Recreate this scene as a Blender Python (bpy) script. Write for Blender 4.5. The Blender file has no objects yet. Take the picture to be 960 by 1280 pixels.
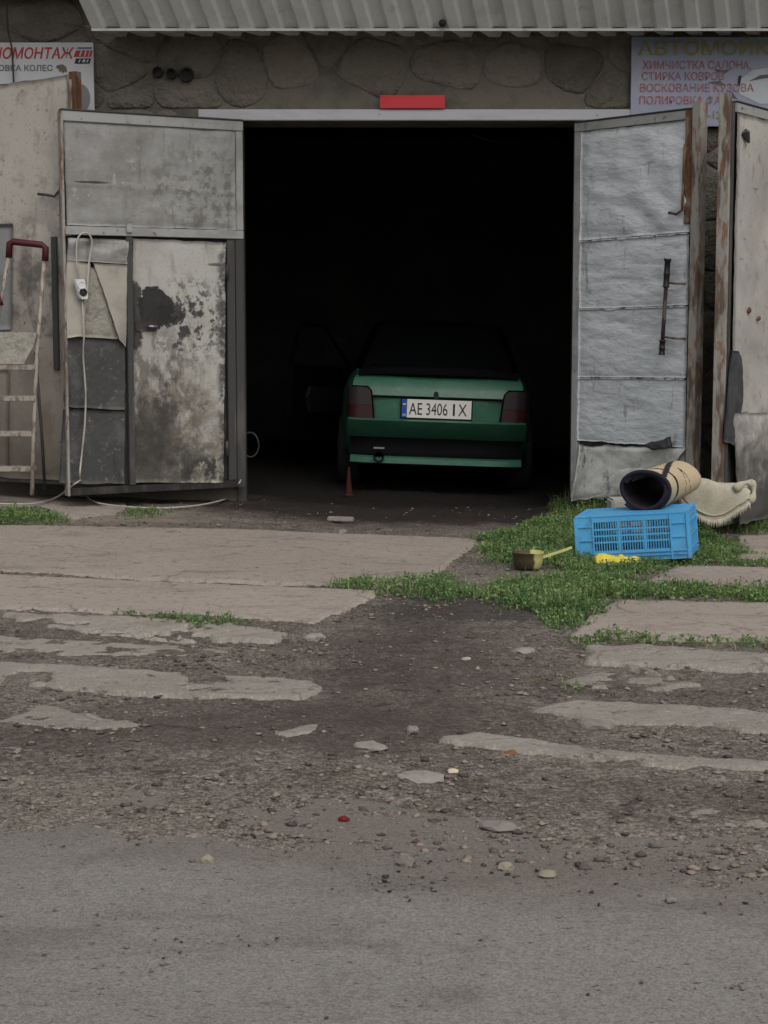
import bpy, bmesh, math, random
import numpy as np
from mathutils import Vector, Matrix

random.seed(7)
RNG = np.random.default_rng(11)
R = math.radians
SC = bpy.context.scene
COL = SC.collection

# ------------------------------------------------------------------ camera
CAM_H, F_PX, PITCH = 1.35, 2160.0, R(6.34)       # focal length in pixels of a 960 x 1280 frame
cam_d = bpy.data.cameras.new('camera')
cam_d.sensor_fit = 'VERTICAL'; cam_d.sensor_height = 24.0
cam_d.lens = 24.0 * F_PX / 1280.0
cam_d.clip_start = 0.05; cam_d.clip_end = 2000.0
cam = bpy.data.objects.new('camera', cam_d); COL.objects.link(cam)
cam.location = (0, 0, CAM_H); cam.rotation_euler = (R(90) - PITCH, 0, 0)
SC.camera = cam

# ------------------------------------------------------------------ sky and sun (overcast)
SUN_EL, SUN_AZ = R(52), R(158)                   # azimuth clockwise from +Y: behind the camera, a little right
w = bpy.data.worlds.new('World'); SC.world = w; w.use_nodes = True
nt = w.node_tree; nt.nodes.clear()
sky = nt.nodes.new('ShaderNodeTexSky'); sky.sky_type = 'NISHITA'; sky.sun_disc = False
sky.sun_elevation = SUN_EL; sky.sun_rotation = SUN_AZ; sky.dust_density = 4.0; sky.air_density = 1.0
hs = nt.nodes.new('ShaderNodeHueSaturation'); hs.inputs['Saturation'].default_value = 0.28
bg = nt.nodes.new('ShaderNodeBackground'); bg.inputs['Strength'].default_value = 0.11
wo = nt.nodes.new('ShaderNodeOutputWorld')
nt.links.new(sky.outputs[0], hs.inputs['Color']); nt.links.new(hs.outputs[0], bg.inputs['Color'])
nt.links.new(bg.outputs[0], wo.inputs['Surface'])
sd = bpy.data.lights.new('sun', 'SUN'); sd.energy = 0.6; sd.angle = R(50); sd.color = (1.0, 0.97, 0.93)
sun = bpy.data.objects.new('sun', sd); COL.objects.link(sun); sun.location = (3, -6, 9)
sdir = Vector((math.sin(SUN_AZ) * math.cos(SUN_EL), math.cos(SUN_AZ) * math.cos(SUN_EL), math.sin(SUN_EL)))
sun.rotation_euler = sdir.to_track_quat('Z', 'Y').to_euler()
SC.view_settings.view_transform = 'Standard'; SC.view_settings.look = 'None'
SC.view_settings.gamma = 1.0; SC.view_settings.use_curve_mapping = False
SC.view_settings.exposure = 0.30
SC.render.engine = 'CYCLES'
SC.cycles.max_bounces = 5; SC.cycles.diffuse_bounces = 3; SC.cycles.glossy_bounces = 2; SC.cycles.transmission_bounces = 2

# ------------------------------------------------------------------ geometry of the place
CT, ST = math.cos(PITCH), math.sin(PITCH)
def ray(px, py):
    a, b = (px - 480) / F_PX, (640 - py) / F_PX
    return Vector((a, CT + b * ST, -ST + b * CT))
def P(px, py, Y):                                 # point on the vertical plane at depth Y
    d = ray(px, py); t = Y / d.y
    return Vector((d.x * t, Y, CAM_H + d.z * t))
def sstep(t):
    t = np.clip(t, 0, 1); return t * t * (3 - 2 * t)
def gz(x, y):                                     # large-scale ground height: rises to the garages, higher on the left
    return sstep((y - 7.5) / 3.5) * (0.04 - 0.035 * np.clip(x, -4, 4))
def G(px, py, lift=0.0):                          # point on the ground
    d = ray(px, py); z = 0.0
    for _ in range(14):
        t = (z + lift - CAM_H) / d.z; x, y = d.x * t, d.y * t; z = float(gz(x, y))
    return Vector((x, y, z + lift))

def _hash(ix, iy, seed):
    h = (ix.astype(np.int64) * 374761393 + iy.astype(np.int64) * 668265263 + seed * 974711) & 0xFFFFFFFF
    h = ((h ^ (h >> 13)) * 1274126177) & 0xFFFFFFFF
    return ((h ^ (h >> 16)) & 0xFFFF) / 65535.0
def vnoise(x, y, seed=0):
    x = np.asarray(x, float); y = np.asarray(y, float)
    ix, iy = np.floor(x), np.floor(y); fx, fy = x - ix, y - iy
    fx = fx * fx * (3 - 2 * fx); fy = fy * fy * (3 - 2 * fy)
    a = _hash(ix, iy, seed); b = _hash(ix + 1, iy, seed); c = _hash(ix, iy + 1, seed); d = _hash(ix + 1, iy + 1, seed)
    return (a * (1 - fx) + b * fx) * (1 - fy) + (c * (1 - fx) + d * fx) * fy
def fbm(x, y, s=1.0, octv=4, seed=0):
    v = 0; a = 0.5; tot = 0
    for k in range(octv):
        v = v + a * vnoise(np.asarray(x) * s, np.asarray(y) * s, seed + k * 17); tot += a; a *= 0.5; s *= 2.03
    return v / tot
def sdf(poly, x, y):                              # signed distance, positive inside
    x = np.asarray(x, float); y = np.asarray(y, float)
    d = np.full(x.shape, 1e9); ins = np.zeros(x.shape, bool); n = len(poly)
    for i in range(n):
        ax, ay = poly[i][0], poly[i][1]; bx, by = poly[(i + 1) % n][0], poly[(i + 1) % n][1]
        ex, ey = bx - ax, by - ay; wx, wy = x - ax, y - ay
        t = np.clip((wx * ex + wy * ey) / (ex * ex + ey * ey + 1e-12), 0, 1)
        d = np.minimum(d, (wx - ex * t) ** 2 + (wy - ey * t) ** 2)
        c = ((ay <= y) & (by > y)) | ((by <= y) & (ay > y))
        with np.errstate(divide='ignore', invalid='ignore'):
            xi = ax + (y - ay) / (by - ay if by != ay else 1e-12) * ex
        ins ^= c & (x < xi)
    d = np.sqrt(d); return np.where(ins, d, -d)

# ------------------------------------------------------------------ mesh helpers
class MB:
    def __init__(s): s.v = []; s.f = []; s.m = []; s.mi = 0
    def add(s, verts, faces):
        b = len(s.v); s.v += [tuple(q) for q in verts]
        for f in faces: s.f.append(tuple(b + i for i in f)); s.m.append(s.mi)
        return s
    def box(s, x0, x1, y0, y1, z0, z1, M=None, bev=0.0):
        if x0 > x1: x0, x1 = x1, x0
        if y0 > y1: y0, y1 = y1, y0
        if z0 > z1: z0, z1 = z1, z0
        if bev > 0:
            bm = bmesh.new(); bmesh.ops.create_cube(bm, size=1)
            for q in bm.verts: q.co = Vector(((x0 + x1) / 2 + q.co.x * (x1 - x0), (y0 + y1) / 2 + q.co.y * (y1 - y0), (z0 + z1) / 2 + q.co.z * (z1 - z0)))
            bmesh.ops.bevel(bm, geom=bm.edges[:], offset=bev, segments=2, affect='EDGES')
            bm.verts.index_update()
            vs = [q.co.copy() for q in bm.verts]; fs = [[q.index for q in f.verts] for f in bm.faces]; bm.free()
        else:
            vs = [Vector(q) for q in ((x0, y0, z0), (x1, y0, z0), (x1, y1, z0), (x0, y1, z0), (x0, y0, z1), (x1, y0, z1), (x1, y1, z1), (x0, y1, z1))]
            fs = [(3, 2, 1, 0), (4, 5, 6, 7), (0, 1, 5, 4), (1, 2, 6, 5), (2, 3, 7, 6), (3, 0, 4, 7)]
        if M: vs = [M @ q for q in vs]
        return s.add(vs, fs)
    def tube(s, pts, r, n=8, cap=True):
        pts = [Vector(p) for p in pts]; rs = r if isinstance(r, (list, tuple)) else [r] * len(pts)
        rings = []; up = None
        for i, p in enumerate(pts):
            t = (pts[min(i + 1, len(pts) - 1)] - pts[max(i - 1, 0)]).normalized()
            if up is None:
                up = Vector((0, 0, 1)) if abs(t.z) < 0.9 else Vector((1, 0, 0))
            up = (up - t * up.dot(t)).normalized(); sd_ = t.cross(up)
            rings.append([p + (up * math.cos(2 * math.pi * k / n) + sd_ * math.sin(2 * math.pi * k / n)) * rs[i] for k in range(n)])
        vs = [q for rg in rings for q in rg]; fs = []
        for i in range(len(rings) - 1):
            for k in range(n):
                fs.append((i * n + k, i * n + (k + 1) % n, (i + 1) * n + (k + 1) % n, (i + 1) * n + k))
        if cap: fs += [tuple(range(n - 1, -1, -1)), tuple(range((len(rings) - 1) * n, len(rings) * n))]
        return s.add(vs, fs)
    def prism(s, poly, n0, n1):                  # poly of 3D points swept from offset n0 to n1 (vectors)
        k = len(poly); a = [Vector(p) + Vector(n0) for p in poly]; b = [Vector(p) + Vector(n1) for p in poly]
        return s.add(a + b, [tuple(range(k)), tuple(range(2 * k - 1, k - 1, -1))] + [(i, k + i, k + (i + 1) % k, (i + 1) % k) for i in range(k)])
    def lathe(s, prof, c=(0, 0, 0), n=24, axis='Z'):
        vs = []
        for (r_, h) in prof:
            for k in range(n):
                a = 2 * math.pi * k / n; u, v_ = r_ * math.cos(a), r_ * math.sin(a)
                q = {'Z': (u, v_, h), 'Y': (u, h, v_), 'X': (h, u, v_)}[axis]
                vs.append(Vector(q) + Vector(c))
        fs = []
        for i in range(len(prof) - 1):
            for k in range(n): fs.append((i * n + k, i * n + (k + 1) % n, (i + 1) * n + (k + 1) % n, (i + 1) * n + k))
        return s.add(vs, fs)
    def loft(s, secs, close=True, caps=True):
        n = len(secs[0]); vs = [q for sc_ in secs for q in sc_]; fs = []
        for i in range(len(secs) - 1):
            for k in range(n if close else n - 1):
                fs.append((i * n + k, i * n + (k + 1) % n, (i + 1) * n + (k + 1) % n, (i + 1) * n + k))
        if caps: fs += [tuple(range(n)), tuple(range(len(secs) * n - 1, (len(secs) - 1) * n - 1, -1))]
        return s.add(vs, fs)
    def build(s, name, mats, parent=None, smooth=False, recalc=True, angle=None):
        me = bpy.data.meshes.new(name); me.from_pydata([tuple(q) for q in s.v], [], s.f)
        if not isinstance(mats, (list, tuple)): mats = [mats]
        for m_ in mats: me.materials.append(m_)
        if len(mats) > 1: me.polygons.foreach_set('material_index', s.m)
        if recalc:
            bm = bmesh.new(); bm.from_mesh(me); bmesh.ops.recalc_face_normals(bm, faces=bm.faces[:]); bm.to_mesh(me); bm.free()
        if smooth:
            me.polygons.foreach_set('use_smooth', [True] * len(me.polygons))
            if angle: me.set_sharp_from_angle(angle=R(angle))
        me.update()
        o = bpy.data.objects.new(name, me); COL.objects.link(o)
        if parent: o.parent = parent
        return o
def tag(o, label=None, cat=None, group=None, kind=None):
    if label: o['label'] = label
    if cat: o['category'] = cat
    if group: o['group'] = group
    if kind: o['kind'] = kind
    return o
def empty(name, loc=(0, 0, 0), rz=0.0, ry=0.0):
    o = bpy.data.objects.new(name, None); COL.objects.link(o); o.location = loc; o.rotation_euler = (0, ry, rz)
    o.empty_display_size = 0.1; return o
def np_mesh(name, V, F, mats, parent=None, smooth=False, midx=None):
    me = bpy.data.meshes.new(name); V = np.asarray(V, np.float32); F = np.asarray(F, np.int32); k = F.shape[1]
    me.vertices.add(len(V)); me.vertices.foreach_set('co', V.ravel())
    me.loops.add(F.size); me.loops.foreach_set('vertex_index', F.ravel())
    me.polygons.add(len(F)); me.polygons.foreach_set('loop_start', np.arange(0, F.size, k, dtype=np.int32))
    me.update(calc_edges=True)
    if not isinstance(mats, (list, tuple)): mats = [mats]
    for m_ in mats: me.materials.append(m_)
    if midx is not None: me.polygons.foreach_set('material_index', np.asarray(midx, np.int32))
    if smooth: me.polygons.foreach_set('use_smooth', np.ones(len(F), bool))
    me.update(); o = bpy.data.objects.new(name, me); COL.objects.link(o)
    if parent: o.parent = parent
    return o

# ------------------------------------------------------------------ materials
def srgb(r, g, b):
    f = lambda c: (c / 255 / 12.92) if c / 255 <= 0.04045 else ((c / 255 + 0.055) / 1.055) ** 2.4
    return (f(r), f(g), f(b))
class Mat:
    def __init__(s, name, color, rough=0.8, metal=0.0, spec=0.3, coat=0.0):
        s.m = bpy.data.materials.new(name); s.m.use_nodes = True; s.t = s.m.node_tree
        s.b = s.t.nodes['Principled BSDF']
        s.b.inputs['Roughness'].default_value = rough; s.b.inputs['Metallic'].default_value = metal
        s.b.inputs['Specular IOR Level'].default_value = spec; s.b.inputs['Coat Weight'].default_value = coat
        s.tc = s.N('ShaderNodeTexCoord').outputs['Object']
        rgb = s.N('ShaderNodeRGB'); rgb.outputs[0].default_value = (*color, 1); s.c = rgb.outputs[0]
        s.bump_h = None; s.seed = 0.0
    def N(s, t): return s.t.nodes.new(t)
    def L(s, a, b): s.t.links.new(a, b)
    def noise(s, scale, detail=6, rough=0.6, dist=0.0):
        mp = s.N('ShaderNodeMapping'); s.seed += 3.71
        mp.inputs['Location'].default_value = (s.seed, -s.seed * 0.7, s.seed * 1.3)
        sc_ = scale if isinstance(scale, (tuple, list)) else (scale,) * 3
        mp.inputs['Scale'].default_value = sc_; s.L(s.tc, mp.inputs['Vector'])
        n = s.N('ShaderNodeTexNoise'); n.inputs['Scale'].default_value = 1.0; n.inputs['Detail'].default_value = detail
        n.inputs['Roughness'].default_value = rough; n.inputs['Distortion'].default_value = dist
        s.L(mp.outputs[0], n.inputs['Vector']); return n.outputs[0]
    def math(s, op, a, b=None):
        n = s.N('ShaderNodeMath'); n.operation = op
        for i, q in enumerate((a, b)):
            if q is None: continue
            if isinstance(q, (int, float)): n.inputs[i].default_value = q
            else: s.L(q, n.inputs[i])
        return n.outputs[0]
    def ramp(s, x, lo, hi, out0=0.0, out1=1.0):
        n = s.N('ShaderNodeMapRange'); n.interpolation_type = 'SMOOTHSTEP'; n.clamp = True
        n.inputs['From Min'].default_value = lo; n.inputs['From Max'].default_value = hi
        n.inputs['To Min'].default_value = out0; n.inputs['To Max'].default_value = out1
        s.L(x, n.inputs['Value']); return n.outputs['Result']
    def mix(s, fac, color):
        n = s.N('ShaderNodeMix'); n.data_type = 'RGBA'
        s.L(fac, n.inputs['Factor']); s.L(s.c, n.inputs['A'])
        if isinstance(color, tuple): n.inputs['B'].default_value = (*color, 1)
        else: s.L(color, n.inputs['B'])
        s.c = n.outputs['Result']; return s
    def lay(s, scale, lo, hi, color, amt=1.0, detail=5, rough=0.65, dist=0.0):     # patches where the noise is high
        return s.mix(s.ramp(s.noise(scale, detail, rough, dist), lo, hi, 0.0, amt), color)
    def blobmask(s, c, r, nscale=6.0, namp=0.8, soft=0.25):
        v = s.N('ShaderNodeVectorMath'); v.operation = 'SUBTRACT'; s.L(s.tc, v.inputs[0]); v.inputs[1].default_value = c
        d = s.N('ShaderNodeVectorMath'); d.operation = 'DIVIDE'; s.L(v.outputs[0], d.inputs[0]); d.inputs[1].default_value = r
        l = s.N('ShaderNodeVectorMath'); l.operation = 'LENGTH'; s.L(d.outputs[0], l.inputs[0])
        n = s.math('MULTIPLY', s.math('SUBTRACT', s.noise(nscale, 5, 0.68), 0.5), namp * 2)
        return s.ramp(s.math('ADD', l.outputs['Value'], n), 1 - soft, 1 + soft, 1.0, 0.0)
    def blob(s, c, r, color, amt=1.0, nscale=6.0, namp=0.8, soft=0.25):
        return s.mix(s.math('MULTIPLY', s.blobmask(c, r, nscale, namp, soft), amt), color)
    def patch(s, c, r, nscale, lo, hi, color, amt=1.0, soft=0.6, detail=6):        # ragged patches inside a region
        m1 = s.blobmask(c, r, 4.0, 0.35, soft); m2 = s.ramp(s.noise(nscale, detail, 0.7), lo, hi, 0.0, amt)
        return s.mix(s.math('MULTIPLY', m1, m2), color)
    def chips(s, scale, lo=0.55, hi=1.6, amt=0.8, bump=0.6, dist=0.008):            # crushed stone: one tone for each cell
        mp = s.N('ShaderNodeMapping'); mp.inputs['Scale'].default_value = (scale, scale, scale); s.L(s.tc, mp.inputs['Vector'])
        v = s.N('ShaderNodeTexVoronoi'); v.inputs['Scale'].default_value = 1.0; v.inputs['Randomness'].default_value = 1.0; s.L(mp.outputs[0], v.inputs['Vector'])
        sp = s.N('ShaderNodeSeparateColor'); s.L(v.outputs['Color'], sp.inputs[0])
        h = s.N('ShaderNodeHueSaturation'); s.L(s.c, h.inputs['Color']); s.L(s.ramp(sp.outputs[0], 0.0, 1.0, lo, hi), h.inputs['Value']); h.inputs['Fac'].default_value = amt
        s.L(s.ramp(sp.outputs[1], 0, 1, 0.485, 0.515), h.inputs['Hue']); s.c = h.outputs[0]
        b = s.N('ShaderNodeBump'); b.inputs['Strength'].default_value = bump; b.inputs['Distance'].default_value = dist; b.invert = True
        s.L(v.outputs['Distance'], b.inputs['Height'])
        if s.bump_h is not None: s.L(s.bump_h, b.inputs['Normal'])
        s.bump_h = b.outputs[0]; return s
    def cracks(s, scale, width, color, amt=0.8, wob=0.25):
        n = s.N('ShaderNodeTexNoise'); n.inputs['Scale'].default_value = 5.0; n.inputs['Detail'].default_value = 4; s.L(s.tc, n.inputs['Vector'])
        a = s.N('ShaderNodeVectorMath'); a.operation = 'SCALE'; s.L(n.outputs['Color'], a.inputs[0]); a.inputs['Scale'].default_value = wob
        b = s.N('ShaderNodeVectorMath'); b.operation = 'ADD'; s.L(s.tc, b.inputs[0]); s.L(a.outputs[0], b.inputs[1])
        v = s.N('ShaderNodeTexVoronoi'); v.feature = 'DISTANCE_TO_EDGE'; v.voronoi_dimensions = '2D'; v.inputs['Scale'].default_value = scale; s.L(b.outputs[0], v.inputs['Vector'])
        m1 = s.ramp(v.outputs['Distance'], width * .3, width, amt, 0.0); return s.mix(s.math('MULTIPLY', m1, s.ramp(s.noise(1.6, 3), .46, .56)), color)
    def attr(s, name, lo, hi, nscale, namp, color, amt=1.0):
        a = s.N('ShaderNodeAttribute'); a.attribute_name = name
        n = s.math('MULTIPLY', s.math('SUBTRACT', s.noise(nscale, 6, 0.7), 0.5), namp * 2)
        return s.mix(s.ramp(s.math('ADD', a.outputs['Fac'], n), lo, hi, 0.0, amt), color)
    def zdirt(s, z0, z1, color, amt=1.0, nscale=5.0, namp=0.5, axis='Z'):          # dirt splashed up from z0 (full) to z1 (none)
        sp = s.N('ShaderNodeSeparateXYZ'); s.L(s.tc, sp.inputs[0])
        n = s.math('MULTIPLY', s.math('SUBTRACT', s.noise(nscale, 5, 0.68), 0.5), namp * 2)
        return s.mix(s.ramp(s.math('ADD', sp.outputs[axis], n), min(z0, z1), max(z0, z1), amt if z0 < z1 else 0.0, 0.0 if z0 < z1 else amt), color)
    def bump(s, scale, strength=0.3, dist=0.01, detail=4, rough=0.6):
        b = s.N('ShaderNodeBump'); b.inputs['Strength'].default_value = strength; b.inputs['Distance'].default_value = dist
        s.L(s.noise(scale, detail, rough), b.inputs['Height'])
        if s.bump_h is not None: s.L(s.bump_h, b.inputs['Normal'])
        s.bump_h = b.outputs[0]; return s
    def island(s, lo=0.6, hi=1.3, hue=0.02):                                      # value change from piece to piece
        g = s.N('ShaderNodeNewGeometry'); h = s.N('ShaderNodeHueSaturation')
        s.L(s.ramp(g.outputs['Random Per Island'], 0, 1, lo, hi), h.inputs['Value'])
        s.L(s.ramp(s.math('FRACT', s.math('MULTIPLY', g.outputs['Random Per Island'], 7.3)), 0, 1, 0.5 - hue, 0.5 + hue), h.inputs['Hue'])
        s.L(s.c, h.inputs['Color']); s.c = h.outputs[0]; return s
    def perobj(s, lo=0.8, hi=1.2):
        g = s.N('ShaderNodeObjectInfo'); h = s.N('ShaderNodeHueSaturation')
        s.L(s.ramp(g.outputs['Random'], 0, 1, lo, hi), h.inputs['Value']); s.L(s.c, h.inputs['Color']); s.c = h.outputs[0]; return s
    def done(s):
        s.L(s.c, s.b.inputs['Base Color'])
        if s.bump_h is not None: s.L(s.bump_h, s.b.inputs['Normal'])
        return s.m
M = {}
RUST = (0.085, 0.040, 0.024); RUST2 = (0.20, 0.095, 0.042); BLACKD = (0.022, 0.021, 0.021)
M['asphalt'] = (Mat('asphalt', (0.182, 0.168, 0.151), 0.92)
    .lay(0.9, 0.40, 0.62, (0.208, 0.194, 0.175), 0.9).lay((0.8, 2.6, 1), 0.50, 0.66, (0.142, 0.128, 0.113), 0.8).lay(2.6, 0.56, 0.70, (0.125, 0.113, 0.100), 0.6)
    .attr('edge', 0.30, 1.0, 3.5, 0.8, (0.150, 0.129, 0.108), 0.75).chips(210, 0.76, 1.26, 0.9, 0.40, 0.003).lay(70, 0.57, 0.66, (0.115, 0.102, 0.089), 0.6, 3)
    .lay((4, 8, 9), 0.58, 0.70, (0.095, 0.082, 0.070), 0.75, 8, 0.75).lay((34, 55, 40), 0.62, 0.68, (0.050, 0.042, 0.035), 0.8, 4).bump(60, 0.30, 0.005, 3).done())
M['dirt'] = (Mat('dirt', (0.142, 0.121, 0.103), 0.97, spec=0.10)
    .lay(1.5, 0.40, 0.62, (0.098, 0.083, 0.071), 0.85).lay(6, 0.48, 0.66, (0.180, 0.155, 0.131), 0.75).lay(3.2, 0.58, 0.70, (0.078, 0.078, 0.050), 0.4)
    .attr('dust', 0.2, 1.0, 3.0, 0.6, (0.170, 0.147, 0.123), 0.75)
    .chips(75, 0.58, 1.45, 0.7, 0.5, 0.006).chips(170, 0.62, 1.50, 0.85, 0.5, 0.004).lay(15, 0.56, 0.68, (0.045, 0.036, 0.030), 0.7)
    .blob((0.20, 11.80, 0), (1.55, 0.80, 9), (0.022, 0.018, 0.016), 0.92, 3.0, 0.40, 0.35).blob((0.2, 15.3, 0), (3.2, 3.3, 9), (0.016, 0.014, 0.013), 0.97, 2.0, 0.2, 0.1)  # oily soil at the gateway; garage shade is painted into both dark blobs
    .blob((0.10, 6.70, 0), (0.42, 1.0, 9), (0.052, 0.043, 0.037), 0.58, 5.0, 1.0, 0.6).blob((0.42, 7.95, 0), (0.40, 0.45, 9), (0.040, 0.037, 0.035), 0.72, 6.0, 1.0, 0.5)
    .blob((-0.4, 5.6, 0), (0.8, 0.35, 9), (0.060, 0.050, 0.042), 0.6, 3.5, 0.8, 0.5)
    .blob((-2.1, 10.9, 0), (0.9, 0.45, 9), (0.21, 0.18, 0.145), 0.85, 4.0, 0.5, 0.4).bump(11, 0.5, 0.025).done())
def concrete(name, a, b, k):
    return (Mat(name, a, 0.93).lay(1.3, 0.4, 0.65, b, 0.8).lay((2, 6, 2), 0.52, 0.68, (a[0] * .72, a[1] * .70, a[2] * .67), 0.75).lay(26, 0.54, 0.66, (a[0] * .55, a[1] * .53, a[2] * .5), 0.7)
        .lay(90, 0.52, 0.64, (a[0] * 1.45, a[1] * 1.43, a[2] * 1.4), 0.6, 3).lay(11, 0.60, 0.67, (0.075, 0.065, 0.056), 0.8 * k).cracks(1.1, 0.012, (0.09, 0.077, 0.066), 0.45)
        .bump(80, 0.8, 0.007, 4).bump(12, 0.5, 0.02).perobj(0.93, 1.06).done())
M['slab'] = concrete('slab_concrete', (0.285, 0.243, 0.207), (0.320, 0.275, 0.237), 0.6)
M['strip'] = concrete('worn_concrete', (0.270, 0.241, 0.206), (0.225, 0.199, 0.169), 1.15)
M['pebble'] = Mat('pebble', (0.150, 0.124, 0.101), 0.92).island(0.45, 1.7, 0.03).done()
M['grit'] = Mat('grit', (0.090, 0.078, 0.067), 0.9).island(0.35, 2.0, 0.03).done()
M['stone_pale'] = Mat('pale_stone', (0.26, 0.235, 0.205), 0.9).lay(20, 0.5, 0.7, (0.14, 0.12, 0.10), 0.7).bump(40, 0.5, 0.01).perobj(0.8, 1.15).done()
gmt = Mat('weed_leaf', (0.165, 0.265, 0.098), 0.7).lay(3.0, 0.44, 0.60, (0.225, 0.320, 0.115), 0.8).island(0.5, 1.45, 0.03); M['grass'] = gmt.done()
tl_ = gmt.N('ShaderNodeBsdfTranslucent'); gmt.L(gmt.c, tl_.inputs['Color']); mx_ = gmt.N('ShaderNodeMixShader'); mx_.inputs[0].default_value = 0.42
gmt.L(gmt.b.outputs[0], mx_.inputs[1]); gmt.L(tl_.outputs[0], mx_.inputs[2]); gmt.L(mx_.outputs[0], gmt.t.nodes['Material Output'].inputs['Surface'])
M['mortar'] = Mat('mortar', (0.145, 0.130, 0.106), 0.95).lay(3, 0.45, 0.65, (0.085, 0.077, 0.064), 0.7).lay(25, 0.55, 0.7, (0.17, 0.155, 0.13), 0.6).bump(30, 0.6, 0.02).done()
M['stone'] = (Mat('wall_stone', (0.155, 0.139, 0.112), 0.93).lay(4, 0.45, 0.65, (0.10, 0.092, 0.076), 0.6).lay(16, 0.55, 0.7, (0.19, 0.165, 0.125), 0.6)
    .lay(2.2, 0.55, 0.7, (0.13, 0.095, 0.075), 0.5).lay(40, 0.58, 0.68, (0.08, 0.07, 0.055), 0.6).bump(10, 0.9, 0.06).bump(40, 0.6, 0.015).perobj(0.82, 1.16).done())
M['grime'] = Mat('grimy_rail', (0.028, 0.026, 0.024), 0.85).lay((12, 12, 4), 0.5, 0.65, (0.07, 0.062, 0.053), 0.7).done()
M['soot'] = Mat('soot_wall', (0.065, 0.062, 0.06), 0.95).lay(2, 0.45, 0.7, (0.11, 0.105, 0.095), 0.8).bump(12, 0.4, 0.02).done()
M['canopy'] = (Mat('canopy_sheet', (0.58, 0.59, 0.565), 0.75).lay((1.2, 3, 3), 0.45, 0.7, (0.46, 0.46, 0.44), 0.7).lay(9, 0.55, 0.7, (0.36, 0.355, 0.33), 0.5)
    .bump(25, 0.15, 0.005).done())
M['canopy_edge'] = Mat('canopy_edge', (0.50, 0.50, 0.48), 0.6).lay(12, 0.5, 0.7, (0.28, 0.27, 0.25), 0.7).done()
M['roof_dark'] = Mat('roof_dark', (0.06, 0.057, 0.053), 0.9).lay(3, 0.4, 0.7, (0.10, 0.095, 0.085), 0.8).bump(10, 0.4, 0.02).done()
M['lintel'] = (Mat('pale_painted_steel', (0.46, 0.465, 0.475), 0.6).lay((2, 8, 8), 0.5, 0.7, (0.37, 0.37, 0.37), 0.7).lay(20, 0.66, 0.72, RUST, 0.8)
    .lay((4, 4, 30), 0.62, 0.75, (0.27, 0.26, 0.25), 0.6).done())
M['frame_pale'] = (Mat('pale_frame_paint', (0.33, 0.33, 0.32), 0.6).lay((3, 3, 6), 0.45, 0.65, (0.24, 0.235, 0.225), 0.8).lay(22, 0.62, 0.70, RUST, 0.8)
    .lay((6, 6, 2), 0.58, 0.72, (0.12, 0.11, 0.10), 0.7).bump(30, 0.15, 0.004).done())
M['frame_dark'] = (Mat('dark_frame_paint', (0.055, 0.053, 0.052), 0.6).lay((10, 10, 2), 0.5, 0.68, (0.11, 0.10, 0.088), 0.7).lay(18, 0.62, 0.72, (0.16, 0.14, 0.12), 0.6)
    .lay(9, 0.66, 0.74, RUST, 0.7).bump(30, 0.2, 0.004).done())
M['rust'] = (Mat('rusty_steel', RUST, 0.85).lay((20, 20, 5), 0.42, 0.60, RUST2, 0.7).lay((14, 14, 5), 0.50, 0.60, (0.20, 0.185, 0.165), 0.8).lay(30, 0.6, 0.7, (0.05, 0.025, 0.015), 0.8).bump(50, 0.4, 0.004).done())
M['rust_pale'] = (Mat('rusty_pale_paint', (0.30, 0.285, 0.255), 0.7).lay((12, 12, 2.5), 0.47, 0.58, RUST, 0.85).lay((30, 30, 8), 0.52, 0.62, RUST2, 0.8)
    .lay((5, 5, 1.5), 0.5, 0.7, (0.17, 0.155, 0.135), 0.7).bump(40, 0.3, 0.004).done())
def film_mat(c): return (Mat('grey_film', (0.285, 0.282, 0.27), 0.55, spec=0.4).lay((3, 3, 2), 0.42, 0.65, (0.20, 0.194, 0.18), 0.85).lay((12, 12, 1.8), 0.53, 0.70, (0.14, 0.13, 0.115), 0.7)
    .lay(18, 0.58, 0.70, (0.36, 0.355, 0.34), 0.7).patch((0.25, 0, 2.02), (0.40, 9, 0.28), 16, 0.46, 0.60, (0.12, 0.115, 0.09), 0.75).lay(45, 0.62, 0.70, (0.12, 0.11, 0.10), 0.5, 3).blob(c, (0.125, 9, 0.008), (0.03, 0.028, 0.026), 0.95, 14, 0.5, 0.3).bump(22, 0.45, 0.012).done())
M['film_beige'] = (Mat('beige_tarp', (0.36, 0.335, 0.285), 0.75).lay(4, 0.42, 0.65, (0.27, 0.255, 0.225), 0.8).lay((20, 20, 6), 0.56, 0.72, (0.19, 0.17, 0.13), 0.5)
    .bump(30, 0.4, 0.008).bump(120, 0.3, 0.002).done())
M['felt'] = (Mat('matted_felt', (0.31, 0.295, 0.25), 0.95).lay(20, 0.45, 0.65, (0.21, 0.20, 0.17), 0.8).bump(45, 0.9, 0.012).done())
M['tin_dark'] = (Mat('dark_tin', (0.055, 0.055, 0.055), 0.6).lay(5, 0.46, 0.64, (0.095, 0.092, 0.086), 0.85).lay(26, 0.57, 0.68, (0.19, 0.18, 0.165), 0.6)
    .lay((9, 9, 2), 0.53, 0.66, (0.033, 0.030, 0.028), 0.8).lay(9, 0.62, 0.70, (0.13, 0.12, 0.105), 0.7).bump(16, 0.5, 0.012).done())
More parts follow.
